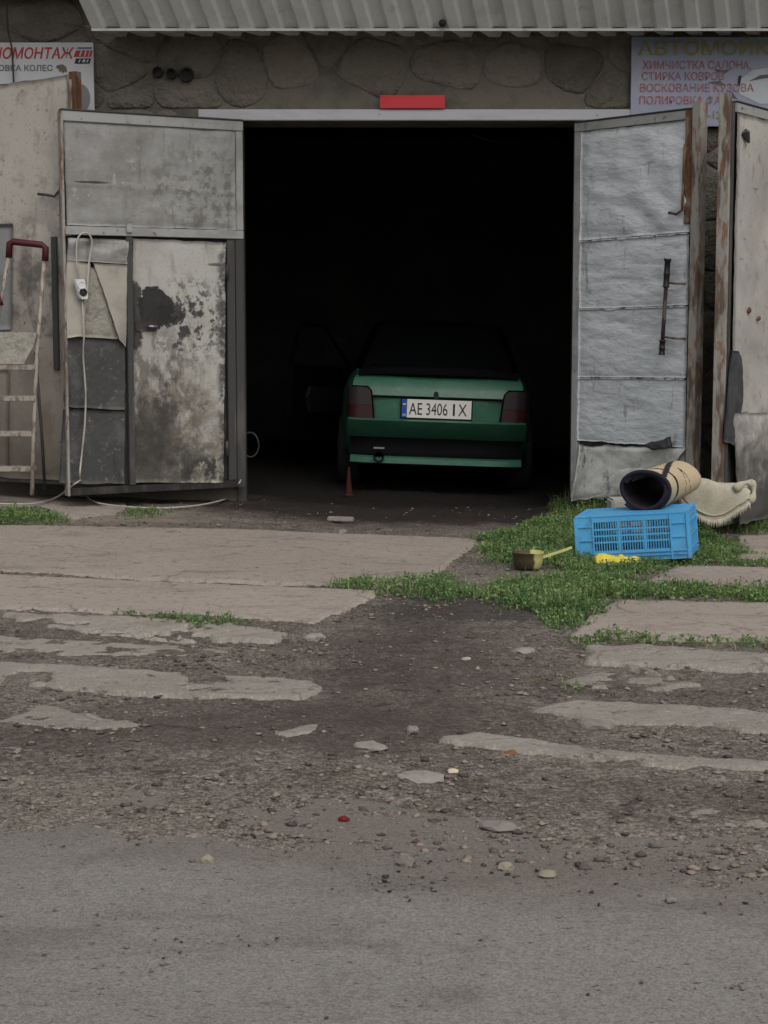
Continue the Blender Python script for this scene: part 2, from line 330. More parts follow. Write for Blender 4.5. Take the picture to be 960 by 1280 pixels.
M['silver'] = (Mat('silver_tarp', (0.56, 0.585, 0.60), 0.5, spec=0.45).lay((3, 3, 8), 0.45, 0.62, (0.47, 0.495, 0.51), 0.8).lay((5, 5, 16), 0.54, 0.70, (0.33, 0.35, 0.36), 0.6, dist=1.2)
    .lay(40, 0.6, 0.72, (0.58, 0.59, 0.59), 0.5).lay((14, 14, 3), 0.60, 0.70, (0.19, 0.18, 0.165), 0.6).lay(50, 0.62, 0.70, (0.20, 0.20, 0.19), 0.5, 3).bump((10, 10, 24), 0.7, 0.016).bump(60, 0.25, 0.003).done())
M['silver_dirty'] = (Mat('dirty_silver_tarp', (0.54, 0.54, 0.52), 0.6).lay(5, 0.45, 0.65, (0.32, 0.31, 0.285), 0.8).lay((9, 9, 4), 0.58, 0.68, (0.07, 0.065, 0.055), 0.8)
    .zdirt(-0.05, 0.25, (0.09, 0.085, 0.072), 0.75, 7, 0.18).bump(14, 0.45, 0.015).done())
M['seam'] = Mat('seam_tape', (0.09, 0.088, 0.085), 0.9).lay((14, 14, 8), 0.38, 0.52, (0.46, 0.48, 0.49), 0.95).done()
M['cream_sheet'] = (Mat('cream_sheet', (0.46, 0.43, 0.375), 0.75).lay(2.2, 0.42, 0.66, (0.37, 0.34, 0.295), 0.85).lay(10, 0.54, 0.68, (0.29, 0.26, 0.22), 0.65)
    .zdirt(0.55, 2.2, (0.24, 0.21, 0.175), 0.75, 2.5, 0.6).zdirt(-0.1, 0.6, (0.10, 0.082, 0.066), 0.8, 5, 0.3).lay((6, 6, 1.6), 0.55, 0.68, (0.17, 0.13, 0.095), 0.6)
    .patch((0.75, 0, 1.15), (0.35, 9, 0.5), 5, 0.45, 0.6, (0.10, 0.095, 0.09), 0.8).lay(16, 0.64, 0.70, (0.09, 0.065, 0.045), 0.8).lay(60, 0.62, 0.70, (0.14, 0.115, 0.09), 0.6, 3).bump(24, 0.35, 0.008).done())
M['beige_sheet'] = (Mat('stained_sheet', (0.42, 0.40, 0.36), 0.75).lay(2.4, 0.42, 0.66, (0.34, 0.32, 0.285), 0.85).lay(13, 0.55, 0.68, (0.24, 0.222, 0.192), 0.65).lay(60, 0.62, 0.70, (0.16, 0.145, 0.125), 0.6, 3)
    .zdirt(0.18, 0.85, (0.05, 0.048, 0.046), 0.93, 8, 0.45).lay((4, 4, 16), 0.66, 0.71, (0.07, 0.064, 0.058), 0.75)
    .bump(20, 0.3, 0.008).done())
M['patch_grey'] = Mat('grey_patch', (0.25, 0.25, 0.245), 0.7).lay(5, 0.45, 0.66, (0.17, 0.165, 0.155), 0.8).lay(14, 0.62, 0.7, (0.21, 0.13, 0.06), 0.6).done()
M['black_plastic'] = Mat('black_plastic', (0.018, 0.018, 0.019), 0.5).done()
M['black_cloth'] = Mat('dark_rag', (0.05, 0.05, 0.052), 0.95).lay(8, 0.45, 0.65, (0.085, 0.085, 0.085), 0.8).bump(25, 0.5, 0.01).done()
M['white_plastic'] = Mat('white_plastic', (0.62, 0.62, 0.60), 0.45).lay(30, 0.58, 0.7, (0.40, 0.39, 0.36), 0.6).done()
M['cable'] = Mat('dirty_white_cable', (0.40, 0.37, 0.32), 0.6).lay((20, 20, 6), 0.45, 0.65, (0.26, 0.235, 0.20), 0.8).done()
M['cord_dark'] = Mat('dark_cord', (0.05, 0.045, 0.04), 0.7).done()
M['red_sign'] = Mat('red_plate', (0.58, 0.040, 0.048), 0.5).lay((3, 3, 8), 0.5, 0.7, (0.42, 0.03, 0.03), 0.6).done()
M['sign_white'] = Mat('sign_white', (0.52, 0.52, 0.53), 0.55).lay(4, 0.45, 0.7, (0.44, 0.435, 0.43), 0.6).lay((9, 9, 2), 0.6, 0.75, (0.34, 0.32, 0.29), 0.6).done()
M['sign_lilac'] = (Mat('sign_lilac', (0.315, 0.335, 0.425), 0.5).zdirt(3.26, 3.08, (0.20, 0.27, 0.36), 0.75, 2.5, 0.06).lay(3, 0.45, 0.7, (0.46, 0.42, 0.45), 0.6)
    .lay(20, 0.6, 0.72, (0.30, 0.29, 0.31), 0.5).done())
M['ink_red'] = Mat('ink_red', (0.36, 0.035, 0.03), 0.6).lay(25, 0.5, 0.7, (0.40, 0.11, 0.10), 0.7).done()
M['ink_red2'] = Mat('ink_faded_red', (0.37, 0.105, 0.105), 0.6).lay(30, 0.42, 0.58, (0.34, 0.22, 0.25), 0.9).done()
M['ink_dark'] = Mat('ink_dark', (0.11, 0.11, 0.12), 0.6).lay(25, 0.5, 0.7, (0.22, 0.22, 0.23), 0.7).done()
M['ink_black'] = Mat('ink_black', (0.02, 0.02, 0.022), 0.5).done()
M['ink_yellow'] = Mat('ink_yellow', (0.30, 0.265, 0.07), 0.6).lay(20, 0.44, 0.60, (0.24, 0.25, 0.16), 0.85).done()
M['ink_grey'] = Mat('ink_grey', (0.20, 0.195, 0.19), 0.6).done()
M['ink_olive'] = Mat('ink_olive', (0.13, 0.115, 0.06), 0.6).done()
M['ink_blue'] = Mat('ink_blue', (0.10, 0.10, 0.25), 0.6).done()
M['ink_pale'] = Mat('ink_pale', (0.50, 0.53, 0.55), 0.5).lay(10, 0.5, 0.7, (0.38, 0.43, 0.45), 0.7).done()
M['bar_dark'] = Mat('dark_bar', (0.045, 0.030, 0.032), 0.6).lay((12, 12, 6), 0.52, 0.62, (0.15, 0.12, 0.10), 0.7).done()
M['ladder_red'] = Mat('dark_red_tube', (0.065, 0.010, 0.016), 0.55).lay(20, 0.55, 0.7, (0.08, 0.02, 0.02), 0.7).done()
M['ladder_metal'] = Mat('worn_ladder_paint', (0.31, 0.28, 0.24), 0.6).lay((25, 25, 12), 0.46, 0.60, (0.15, 0.115, 0.09), 0.9).lay(16, 0.6, 0.7, (0.45, 0.43, 0.40), 0.6).done()
M['blue'] = (Mat('blue_plastic', (0.075, 0.355, 0.66), 0.45, spec=0.45).lay(4, 0.45, 0.68, (0.10, 0.40, 0.69), 0.7).lay(14, 0.54, 0.66, (0.085, 0.26, 0.44), 0.7).lay((30, 30, 60), 0.62, 0.70, (0.22, 0.42, 0.60), 0.5)
    .zdirt(-0.02, 0.10, (0.10, 0.22, 0.36), 0.5, 8, 0.08).done())
M['yellow'] = Mat('yellow_cloth', (0.66, 0.53, 0.07), 0.9).lay(14, 0.5, 0.7, (0.52, 0.43, 0.08), 0.7).bump(60, 0.5, 0.006).done()
M['pot_yellow'] = Mat('pale_yellow_plastic', (0.52, 0.50, 0.20), 0.5).lay(12, 0.56, 0.68, (0.36, 0.33, 0.13), 0.7).done()
M['pot'] = (Mat('grimy_pot', (0.50, 0.47, 0.17), 0.6).lay(30, 0.55, 0.68, (0.30, 0.27, 0.10), 0.7).blob((-0.065, 0, 0.045), (0.088, 9, 9), (0.050, 0.036, 0.022), 0.97, 25, 0.25, 0.1).bump(40, 0.3, 0.004).done())
M['rug_cream'] = Mat('rug_cream', (0.50, 0.40, 0.265), 0.98).lay(9, 0.5, 0.7, (0.43, 0.345, 0.235), 0.6).lay(120, 0.5, 0.65, (0.40, 0.32, 0.21), 0.5).bump(160, 0.6, 0.004, 3).done()
M['rug_dark'] = Mat('rug_dark', (0.018, 0.015, 0.022), 0.98).lay(100, 0.5, 0.7, (0.04, 0.03, 0.038), 0.6).bump(160, 0.6, 0.004, 3).done()
M['towel'] = Mat('cream_bath_mat', (0.44, 0.405, 0.32), 0.98).lay(7, 0.45, 0.68, (0.36, 0.325, 0.25), 0.8).lay(30, 0.58, 0.7, (0.27, 0.235, 0.175), 0.6).bump(110, 0.8, 0.006, 4).done()
M['whiteblock'] = Mat('pale_block', (0.40, 0.385, 0.35), 0.9).lay(8, 0.45, 0.66, (0.28, 0.26, 0.225), 0.8).bump(30, 0.5, 0.01).done()
M['car_green'] = (Mat('green_car_paint', (0.034, 0.122, 0.077), 0.36, spec=0.35, coat=0.06).lay((5, 5, 9), 0.46, 0.60, (0.046, 0.150, 0.097), 0.7).lay(16, 0.55, 0.68, (0.08, 0.18, 0.13), 0.4).done())
M['car_black'] = Mat('black_trim', (0.005, 0.005, 0.006), 0.7, spec=0.05).done()
M['car_glass'] = Mat('dark_glass', (0.006, 0.007, 0.008), 0.12, spec=0.4).done()
M['lamp_smoke'] = Mat('smoked_lamp', (0.036, 0.026, 0.028), 0.3, spec=0.45).done()
M['lamp_red'] = Mat('red_lamp', (0.044, 0.011, 0.013), 0.3, spec=0.45).done()
M['plate_white'] = Mat('plate_white', (0.74, 0.72, 0.66), 0.45).done()
M['plate_blue'] = Mat('plate_blue', (0.03, 0.08, 0.33), 0.45).done()
M['plate_yellow'] = Mat('plate_yellow', (0.65, 0.50, 0.05), 0.45).done()
M['tyre'] = Mat('tyre', (0.016, 0.016, 0.016), 0.9).done()
M['rim'] = Mat('rim', (0.16, 0.16, 0.165), 0.5, metal=0.6).done()
M['chrome'] = Mat('dull_chrome', (0.35, 0.35, 0.36), 0.35, metal=0.8).done()
M['cone_red'] = Mat('dull_red', (0.050, 0.018, 0.015), 0.9, spec=0.1).done()
#M['floor_dark'] = Mat('oily_floor', (0.035, 0.032, 0.030), 0.9).lay(3, 0.45, 0.7, (0.022, 0.020, 0.019), 0.8).lay(25, 0.55, 0.7, (0.06, 0.055, 0.05), 0.6).bump(20, 0.4, 0.01).done()
M['litter_red'] = Mat('litter_red', (0.14, 0.010, 0.014), 0.4).done()
M['litter_pale'] = Mat('litter_pale', (0.60, 0.50, 0.36), 0.6).done()
M['litter_orange'] = Mat('litter_orange', (0.20, 0.085, 0.03), 0.8).done()

# ------------------------------------------------------------------ ground
EDGE = [(-150, 1018), (0, 1030), (130, 1036), (280, 1046), (400, 1062), (500, 1082), (640, 1088), (760, 1096), (960, 1106), (1110, 1112)]
EP = sorted([(G(a, b).x, G(a, b).y) for a, b in EDGE])
def road_edge(x): return np.interp(x, [e[0] for e in EP], [e[1] for e in EP]) + 0.20 * (fbm(x, x * 0.3, 3.0, 4, 91) - 0.5)
def gpoly(pts): return [G(a, b)[:2] for a, b in pts]
SLABS = [   # (pixel outline, lift, worn, material)
    ([(-160, 612), (0, 617), (80, 622), (160, 630), (150, 646), (95, 652), (0, 646), (-160, 640)], 0.012, 0.25, 'slab'),
    ([(-160, 656), (0, 660), (300, 665), (590, 677), (600, 681), (545, 722), (525, 731), (470, 736), (280, 731), (0, 718), (-160, 712)], 0.022, 0.1, 'slab'),
    ([(-160, 717), (0, 722), (280, 735), (468, 742), (474, 748), (430, 770), (392, 783), (180, 771), (0, 764), (-160, 758)], 0.022, 0.1, 'slab'),
    ([(8, 771), (130, 774), (290, 784), (362, 796), (345, 806), (220, 805), (110, 796), (40, 783)], 0.026, 0.9, 'strip'),
    ([(-160, 790), (0, 799), (120, 805), (290, 818), (270, 826), (100, 825), (0, 816), (-160, 808)], 0.018, 0.8, 'strip'),
    ([(-160, 822), (0, 832), (90, 837), (160, 843), (300, 850), (392, 858), (402, 866), (372, 879), (200, 873), (0, 859), (-160, 850)], 0.026, 0.8, 'strip'),
    ([(-160, 874), (0, 884), (60, 887), (140, 904), (198, 913), (60, 914), (0, 910), (-160, 902)], 0.020, 1.0, 'strip'),
    ([(-90, 930), (0, 935), (28, 940), (26, 950), (0, 951), (-90, 948)], 0.016, 0.9, 'strip'),
    ([(345, 924), (372, 914), (402, 909), (398, 917), (365, 928)], 0.02, 0.9, 'strip'),
    ([(922, 673), (1060, 672), (1060, 708), (925, 702), (912, 690)], 0.022, 0.2, 'slab'),
    ([(848, 711), (1060, 714), (1080, 746), (960, 742), (800, 736), (822, 722)], 0.022, 0.15, 'slab'),
    ([(772, 754), (960, 758), (1080, 764), (1090, 812), (960, 807), (840, 805), (710, 799), (735, 775)], 0.022, 0.15, 'slab'),
    ([(735, 814), (800, 811), (880, 819), (960, 823), (1090, 828), (1090, 848), (960, 843), (860, 838), (800, 836), (732, 833)], 0.032, 0.8, 'strip'),
    ([(706, 856), (745, 846), (790, 835), (832, 848), (888, 861), (830, 866), (740, 864)], 0.024, 0.95, 'strip'),
    ([(664, 894), (690, 887), (740, 883), (850, 888), (960, 898), (1090, 908), (1090, 932), (960, 922), (850, 916), (740, 907)], 0.030, 0.7, 'strip'),
    ([(553, 930), (600, 921), (680, 933), (790, 948), (960, 959), (1090, 966), (1090, 976), (960, 970), (800, 962), (620, 942)], 0.028, 0.8, 'strip'),
    ([(822, 1024), (890, 1019), (960, 1029), (1090, 1040), (1090, 1054), (960, 1044), (870, 1035)], 0.018, 0.9, 'strip'),
    ([(642, 733), (665, 725), (718, 730), (710, 739)], 0.025, 0.4, 'slab'),
    ([(545, 763), (600, 761), (615, 770), (580, 776)], 0.012, 0.6, 'strip'),
]
SLABS = [(gpoly(p), l, wv, m) for p, l, wv, m in SLABS]

xs = np.concatenate([[-80, -50, -30, -18, -12, -8, -5.5, -4.2, -3.5], np.arange(-3.1, 3.1001, 0.026), [3.5, 4.2, 5.5, 8, 12, 18, 30, 50, 80]])
ys = np.concatenate([[-60, -35, -20, -12, -7, -4, -2, -0.5, 0.8, 1.8, 2.5], np.arange(3.0, 12.8, 0.026), [13.5, 14.5, 16, 18, 21, 26, 34, 48, 70]])
X, Y = np.meshgrid(xs, ys)
def ground_z(X, Y):
    zz = gz(X, Y); rd = sstep((road_edge(X) - 0.17 - Y + 0.40 * (fbm(X, Y, 4, 4, 5) - 0.5)) / 0.40 + 0.5)
    mic = 0.030 * (fbm(X, Y, 2.2, 4, 1) - 0.5) + 0.016 * (fbm(X, Y, 11, 3, 2) - 0.5) + 0.012 * (fbm(X, Y, 30, 2, 3) - 0.5)
    return zz + (1 - rd) * (0.010 + mic) + rd * (-0.030)
Z = ground_z(X, Y)
for poly, l, wv, m_ in SLABS:                     # bed the slabs: earth kept just under their faces
    b = np.array(poly); sel = (X > b[:, 0].min() - .1) & (X < b[:, 0].max() + .1) & (Y > b[:, 1].min() - .1) & (Y < b[:, 1].max() + .1)
    if wv < 0.5:
        d = sdf(poly, X[sel], Y[sel]); Z[sel] = np.where(d > 0.03, np.minimum(Z[sel], gz(X[sel], Y[sel]) + l - 0.02), Z[sel])
def grid_faces(ny, nx):
    i = np.arange(ny - 1)[:, None] * nx + np.arange(nx - 1)[None, :]
    return np.stack([i, i + 1, i + nx + 1, i + nx], -1).reshape(-1, 4)
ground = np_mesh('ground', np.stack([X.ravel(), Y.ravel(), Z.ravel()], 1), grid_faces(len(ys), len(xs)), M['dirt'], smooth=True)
at_ = ground.data.attributes.new('dust', 'FLOAT', 'POINT'); at_.data.foreach_set('value', np.exp(-(np.maximum(Y - road_edge(X), 0) / 0.55) ** 2).ravel().astype(np.float32))
tag(ground, kind='structure')

xr = np.concatenate([[-80, -50, -30, -18, -12, -8, -5, -3.5, -2.6], np.arange(-2.0, 2.001, 0.03), [2.6, 3.5, 5, 8, 12, 18, 30, 50, 80]])
tr = np.concatenate([[-12, -8, -5, -3.5, -2.6, -2.0], np.arange(-1.75, 0.6501, 0.025)])
XR, TR = np.meshgrid(xr, tr); YR = road_edge(XR) + TR
ZR = gz(XR, YR) + 0.010 + 0.010 * (fbm(XR, YR, 1.8, 4, 21) - 0.5) + 0.0035 * (fbm(XR, YR, 24, 3, 22) - 0.5) - 0.06 * sstep((TR - 0.42) / 0.20)
road = np_mesh('road', np.stack([XR.ravel(), YR.ravel(), ZR.ravel()], 1), grid_faces(len(tr), len(xr)), M['asphalt'], smooth=True)
at_ = road.data.attributes.new('edge', 'FLOAT', 'POINT'); at_.data.foreach_set('value', (1 - sstep((-TR.ravel()) / 0.55)).astype(np.float32))
tag(road, kind='structure')

pave = tag(empty('pavement', (0, 9, 0)), kind='structure')
def slab_obj(i, poly, lift, wv, mkey):
    b = np.array(poly); st = 0.013 if wv >= 0.5 else 0.022
    gx = np.arange(max(b[:, 0].min(), -3.6) - .08, min(b[:, 0].max(), 3.6) + .08, st); gy = np.arange(b[:, 1].min() - .08, b[:, 1].max() + .08, st)
    X, Y = np.meshgrid(gx, gy)
    d = sdf(poly, X, Y)
    d = d + (0.018 + 0.040 * wv) * (fbm(X, Y, 11, 5, 40 + i) - 0.5) + 0.02 * wv * (fbm(X, Y, 3, 3, 60 + i) - 0.5) + 0.012 * wv - 0.05 * wv * np.maximum(0, np.abs(fbm(X, Y, 6, 2, 160 + i) - .5) * 2 - .30)
    hole = fbm(X, Y, 4.5, 4, 80 + i)
    d = np.where(wv > 0.6, np.minimum(d, (0.70 - hole) * 0.5), d)
    top = lift * (1 - 0.42 * wv) + 0.004 * wv + 0.006 * (fbm(X, Y, 2.5, 3, 100 + i) - 0.5) + (0.004 + 0.012 * wv) * (fbm(X, Y, 14, 3, 120 + i) - 0.5)
    edge = sstep((0.008 + 0.004 * wv - d) / (0.020 + 0.004 * wv))
    Zt = gz(X, Y) + top - edge * (0.075 - 0.02 * wv)
    keep = (d > -0.030)
    q = grid_faces(len(gy), len(gx)); kf = keep.ravel()
    q = q[kf[q].all(1)]
    if len(q) == 0: return
    used = np.unique(q); remap = -np.ones(X.size, int); remap[used] = np.arange(len(used))
    V = np.stack([X.ravel(), Y.ravel(), Zt.ravel()], 1)[used] - np.array([0, 9, 0])
    o = np_mesh('slab' if wv < 0.5 else 'slab_fragment', V, remap[q], M[mkey], pave, smooth=True)
for i, sl in enumerate(SLABS): slab_obj(i, *sl)

# ------------------------------------------------------------------ garage building
WY = 12.0                                        # front face of the wall
XL, XR_ = P(306, 400, WY).x, P(716, 400, WY).x    # sides of the opening
ZTOP = P(500, 152, WY).z; ZL1 = P(500, 136.5, WY).z
gar = tag(empty('garage', (0.15, WY, 0)), 'old stone garage with dark open gateway, pale lintel and corrugated canopy', 'garage')
OFF = Vector((-0.15, -WY, 0))
def gb(mb, name, mat, **k):
    mb.v = [tuple(Vector(q) + OFF) for q in mb.v]; return mb.build(name, mat, gar, **k)
wallb = MB()
wallb.box(-4.2, XL - 0.06, WY + 0.012, WY + 0.40, -0.2, 3.75)
wallb.box(XR_ + 0.06, 4.4, WY + 0.012, WY + 0.40, -0.2, 3.75)
wallb.box(XL - 0.06, XR_ + 0.06, WY + 0.012, WY + 0.40, ZTOP + 0.004, 3.75)
wall = gb(wallb, 'wall', M['mortar'])
# rubble stones: relaxed cells clipped against each other
def cells(x0, x1, z0, z1, sx, sz, rng):
    pts = []; r = 0; zz = z0 - sz
    while zz < z1 + sz:
        xx = x0 - sx + (sx / 2 if r % 2 else 0)
        while xx < x1 + sx:
            pts.append((xx + rng.uniform(-.34, .34) * sx, zz + rng.uniform(-.30, .30) * sz)); xx += sx * rng.uniform(.8, 1.3)
        zz += sz; r += 1
    out = []
    for i, (px, pz) in enumerate(pts):
        if not (x0 < px < x1 and z0 < pz < z1): continue
        poly = [(px - 1, pz - 1), (px + 1, pz - 1), (px + 1, pz + 1), (px - 1, pz + 1)]
        for bx0, bz0, nx_, nz_ in ((x0, 0, -1, 0), (x1, 0, 1, 0), (0, z0, 0, -1), (0, z1, 0, 1)):
            poly = clip(poly, bx0, bz0, nx_, nz_)
        for j, (qx, qz) in enumerate(pts):
            if j == i or abs(qx - px) > 1.5 or abs(qz - pz) > 1.5: continue
            poly = clip(poly, (px + qx) / 2, (pz + qz) / 2, qx - px, qz - pz)
        if len(poly) > 2: out.append(((px, pz), poly))
    return out
def clip(poly, cx, cz, nx_, nz_):
    out = []; n = len(poly)
    for i in range(n):
        a, b = poly[i], poly[(i + 1) % n]
        da = (a[0] - cx) * nx_ + (a[1] - cz) * nz_; db = (b[0] - cx) * nx_ + (b[1] - cz) * nz_
        if da <= 0: out.append(a)
        if (da < 0 < db) or (db < 0 < da):
            t = da / (da - db); out.append((a[0] + (b[0] - a[0]) * t, a[1] + (b[1] - a[1]) * t))
    return out
def stone(poly, rng):
    a = np.array(poly); c = a.mean(0); n = 18; ring = []
    # resample the outline and round it
    per = np.vstack([a, a[:1]]); seg = np.hypot(*np.diff(per, axis=0).T); cum = np.concatenate([[0], np.cumsum(seg)])
    for t in np.linspace(0, cum[-1], n, endpoint=False): ring.append((np.interp(t, cum, per[:, 0]), np.interp(t, cum, per[:, 1])))
    ring = np.array(ring)
    for _ in range(1): ring = ring * .5 + .25 * (np.roll(ring, 1, 0) + np.roll(ring, -1, 0))
    s0 = max(0.5, 1 - 0.002 / (np.hypot(*(ring - c).T).mean()))
    pr = rng.uniform(0.010, 0.018); mb = MB(); secs = []
    for sc_, dep in ((s0, 0.0), (s0 * 0.975, pr * .5), (s0 * .90, pr * .88), (s0 * .5, pr * 1.05)):
        jit = 1 + 0.03 * np.array([rng.uniform(-1, 1) for _ in range(n)])[:, None]
        rr = c + (ring - c) * sc_ * jit
        secs.append([Vector((x, WY + 0.012 - dep + (0.004 if dep == 0 else rng.uniform(-.004, .004)), z)) for x, z in rr])
    vs = [q for s_ in secs for q in s_]; fs = []
    for i in range(3):
        for k in range(n): fs.append((i * n + k, i * n + (k + 1) % n, (i + 1) * n + (k + 1) % n, (i + 1) * n + k))
    fs.append(tuple(range(3 * n, 4 * n)))
    mb.add(vs, fs); return mb
rg = random.Random(5)
for reg in ((-3.6, 3.9, ZL1 + 0.005, 3.62, 0.42, 0.29), (-3.6, -1.40, 2.45, ZL1 - 0.005, 0.36, 0.27), (1.85, 3.3, 0.0, ZL1 - 0.005, 0.40, 0.27)):
    for c, poly in cells(*reg, rg):
        mb = stone(poly, rg); mb.v = [tuple(Vector(q) + OFF) for q in mb.v]; mb.build('stone', M['stone'], wall, smooth=True, recalc=True)
lt = MB(); lx0, lx1 = P(248, 143, WY - .04).x, P(792, 143, WY - .04).x
lt.box(lx0, lx1, WY - 0.045, WY + 0.008, ZTOP + 0.004, ZL1 - 0.006, bev=0.004)
gb(lt, 'lintel', M['lintel'])
for a_, b_ in ((XL - 0.06, XL), (XR_, XR_ + 0.06)):
    fr = MB(); fr.box(a_, b_, WY - 0.01, WY + 0.10, -0.02, ZTOP, bev=.004); gb(fr, 'door_jamb', M['frame_dark'])
# interior
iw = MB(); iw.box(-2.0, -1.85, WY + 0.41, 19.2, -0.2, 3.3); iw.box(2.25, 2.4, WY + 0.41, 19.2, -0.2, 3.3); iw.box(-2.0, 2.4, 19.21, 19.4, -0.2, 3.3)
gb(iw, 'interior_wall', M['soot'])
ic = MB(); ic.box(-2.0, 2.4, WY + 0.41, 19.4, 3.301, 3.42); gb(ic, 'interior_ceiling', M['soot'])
# corrugated canopy (underside seen) and soffit
CX0 = P(115, 38, 11.6).x; CZ = P(480, 37, 11.6).z
def corrug(name, x0, x1, A, Bv, pitch, amp, nrm, th=0.006, n_along=6, mat='canopy'):
    # profile along x, swept from A offset to B offset (vectors), amp along nrm
    prof = []; k = 0
    x = x0
    while x < x1:
        for f, h in ((0, 0), (.38, 0), (.50, 1), (.88, 1)): prof.append((x + f * pitch, h))
        x += pitch
    prof.append((x, 0))
    secs = []
    for i in range(n_along):
        t = i / (n_along - 1); o = A.lerp(Bv, t)
        secs.append([Vector((px, 0, 0)) + o + nrm * (h * amp + 0.006 * math.sin(px * 2.3 + t * 3)) for px, h in prof])
    mb = MB(); n = len(prof)
    for off in (Vector(), nrm * th):
        mb.add([q + off for s_ in secs for q in s_], [(i * n + k, i * n + k + 1, (i + 1) * n + k + 1, (i + 1) * n + k) for i in range(n_along - 1) for k in range(n - 1)])
    return gb(mb, name, M[mat], recalc=False)
up = Vector((-0.35, -1.0, 1.0)) * 0.95
corrug('canopy_sheet', CX0, 4.3, Vector((0, 11.6, CZ)), Vector((0, 11.6, CZ)) + up, 0.195, 0.030, Vector((0, .707, .707)))
corrug('soffit_sheet', CX0 - 0.05, 4.3, Vector((0, 11.62, CZ + 0.02)), Vector((0.14, 11.99, CZ + 0.02)), 0.195, 0.055, Vector((0, 0, 1)))
es = MB(); es.box(CX0, 4.3, 11.575, 11.590, CZ - 0.012, CZ + 0.004); gb(es, 'canopy_edge_strip', M['canopy_edge'])
q = P(553, 29, 11.55); kb = MB(); kb.lathe([(0.0, -.02), (.022, -.014), (.026, 0), (.018, .02), (0, .026)], (q.x, q.y, q.z), 12, 'Y'); gb(kb, 'bolt', M['black_plastic'], smooth=True)
rf = MB(); rf.box(CX0 + 0.1, 4.4, 10.9, 19.4, CZ + 1.0, CZ + 1.10); rf.box(CX0 + 0.1, 4.4, 11.98, 12.40, 3.752, CZ + 0.998); gb(rf, 'roof', M['roof_dark'])
rn = MB(); rn.box(-4.2, CX0 - 0.02, 11.2, 19.4, 3.80, 3.92); rn.box(-4.2, CX0 - 0.02, 11.86, 11.98, 3.50, 3.78); gb(rn, 'eave', M['roof_dark'])
# three blackened round pipe ends in the wall
for (a, b, rr) in ((197, 90, 6.5), (214, 92, 6.5), (233, 93, 9)):
    q = P(a, b, WY - 0.03); rr = rr / 180; mb = MB()
    mb.lathe([(rr * .72, .05), (rr * .72, -.012), (rr * .86, -.02), (rr, -.012), (rr, .04)], tuple(q), 16, 'Y'); mb.lathe([(rr * .72, .02), (0.0, .02)], tuple(q), 16, 'Y')
    gb(mb, 'pipe_end', M['grime'], smooth=True)

# ------------------------------------------------------------------ lettering
def text_geo(s, bold=0.0, shear=0.0):
    cu = bpy.data.curves.new('lettering', 'FONT'); cu.body = s; cu.size = 1.0; cu.offset = bold; cu.shear = shear; cu.resolution_u = 3
    cu.fill_mode = 'FRONT'
    o = bpy.data.objects.new('lettering', cu); COL.objects.link(o)
    bpy.context.view_layer.update(); dg = bpy.context.evaluated_depsgraph_get()
    me = bpy.data.meshes.new_from_object(o.evaluated_get(dg))
    v = [(q.co.x, q.co.y) for q in me.vertices]; f = [tuple(p.vertices) for p in me.polygons]
    bpy.data.objects.remove(o); bpy.data.curves.remove(cu); bpy.data.meshes.remove(me); return v, f
CAP = None
def lettering(parent, s, xl, xr, zb, cap, y, mat, bold=0.02, shear=0.0, inv=Vector()):
    """lettering on a plane facing -Y, between xl and xr, baseline zb, cap height cap"""
    global CAP
    if CAP is None: CAP = max(q[1] for q in text_geo('Н')[0])
    v, f = text_geo(s, bold, shear); x0 = min(q[0] for q in v); x1 = max(q[0] for q in v)
    k = (xr - xl) / (x1 - x0); mb = MB()
    mb.add([Vector((xl + (a - x0) * k, y, zb + b * cap / CAP)) - inv for a, b in v], f)
    return mb.build('lettering', mat, parent, recalc=False)
def flat(parent, name, pts, y, mat, inv):        # thin printed patch given by (x, z) points
    mb = MB(); mb.add([Vector((a, y, b)) - inv for a, b in pts], [tuple(range(len(pts)))]); return mb.build(name, mat, parent, recalc=False)

# left sign
SY = WY - 0.055
def pz(a, b, Yp=SY): q = P(a, b, Yp); return (q.x, q.z)
bl = P(118, 145, SY); tl = P(-66, 53, SY)
s1 = tag(empty('shop_sign', (tl.x, WY, bl.z)), 'white tyre service sign with red italic ОМОНТАЖ lettering on the wall', 'sign'); I1 = Vector(s1.location)
pb = MB(); pb.box(tl.x, bl.x, SY + .002, SY + .022, bl.z, tl.z, bev=.003); pb.v = [tuple(Vector(q) - I1) for q in pb.v]; pb.build('panel', M['sign_white'], s1)
Yi = SY - 0.002
u = pz(-37, 73); lettering(s1, 'ШИНОМОНТАЖ', u[0], pz(93, 73)[0], u[1], 13 / 181, Yi, M['ink_red'], 0.016, 0.22, I1)
u = pz(-60, 88.5); lettering(s1, 'БАЛАНСИРОВКА КОЛЕС', u[0], pz(66, 88)[0], u[1], 7.0 / 181, Yi, M['ink_dark'], 0.015, 0, I1)
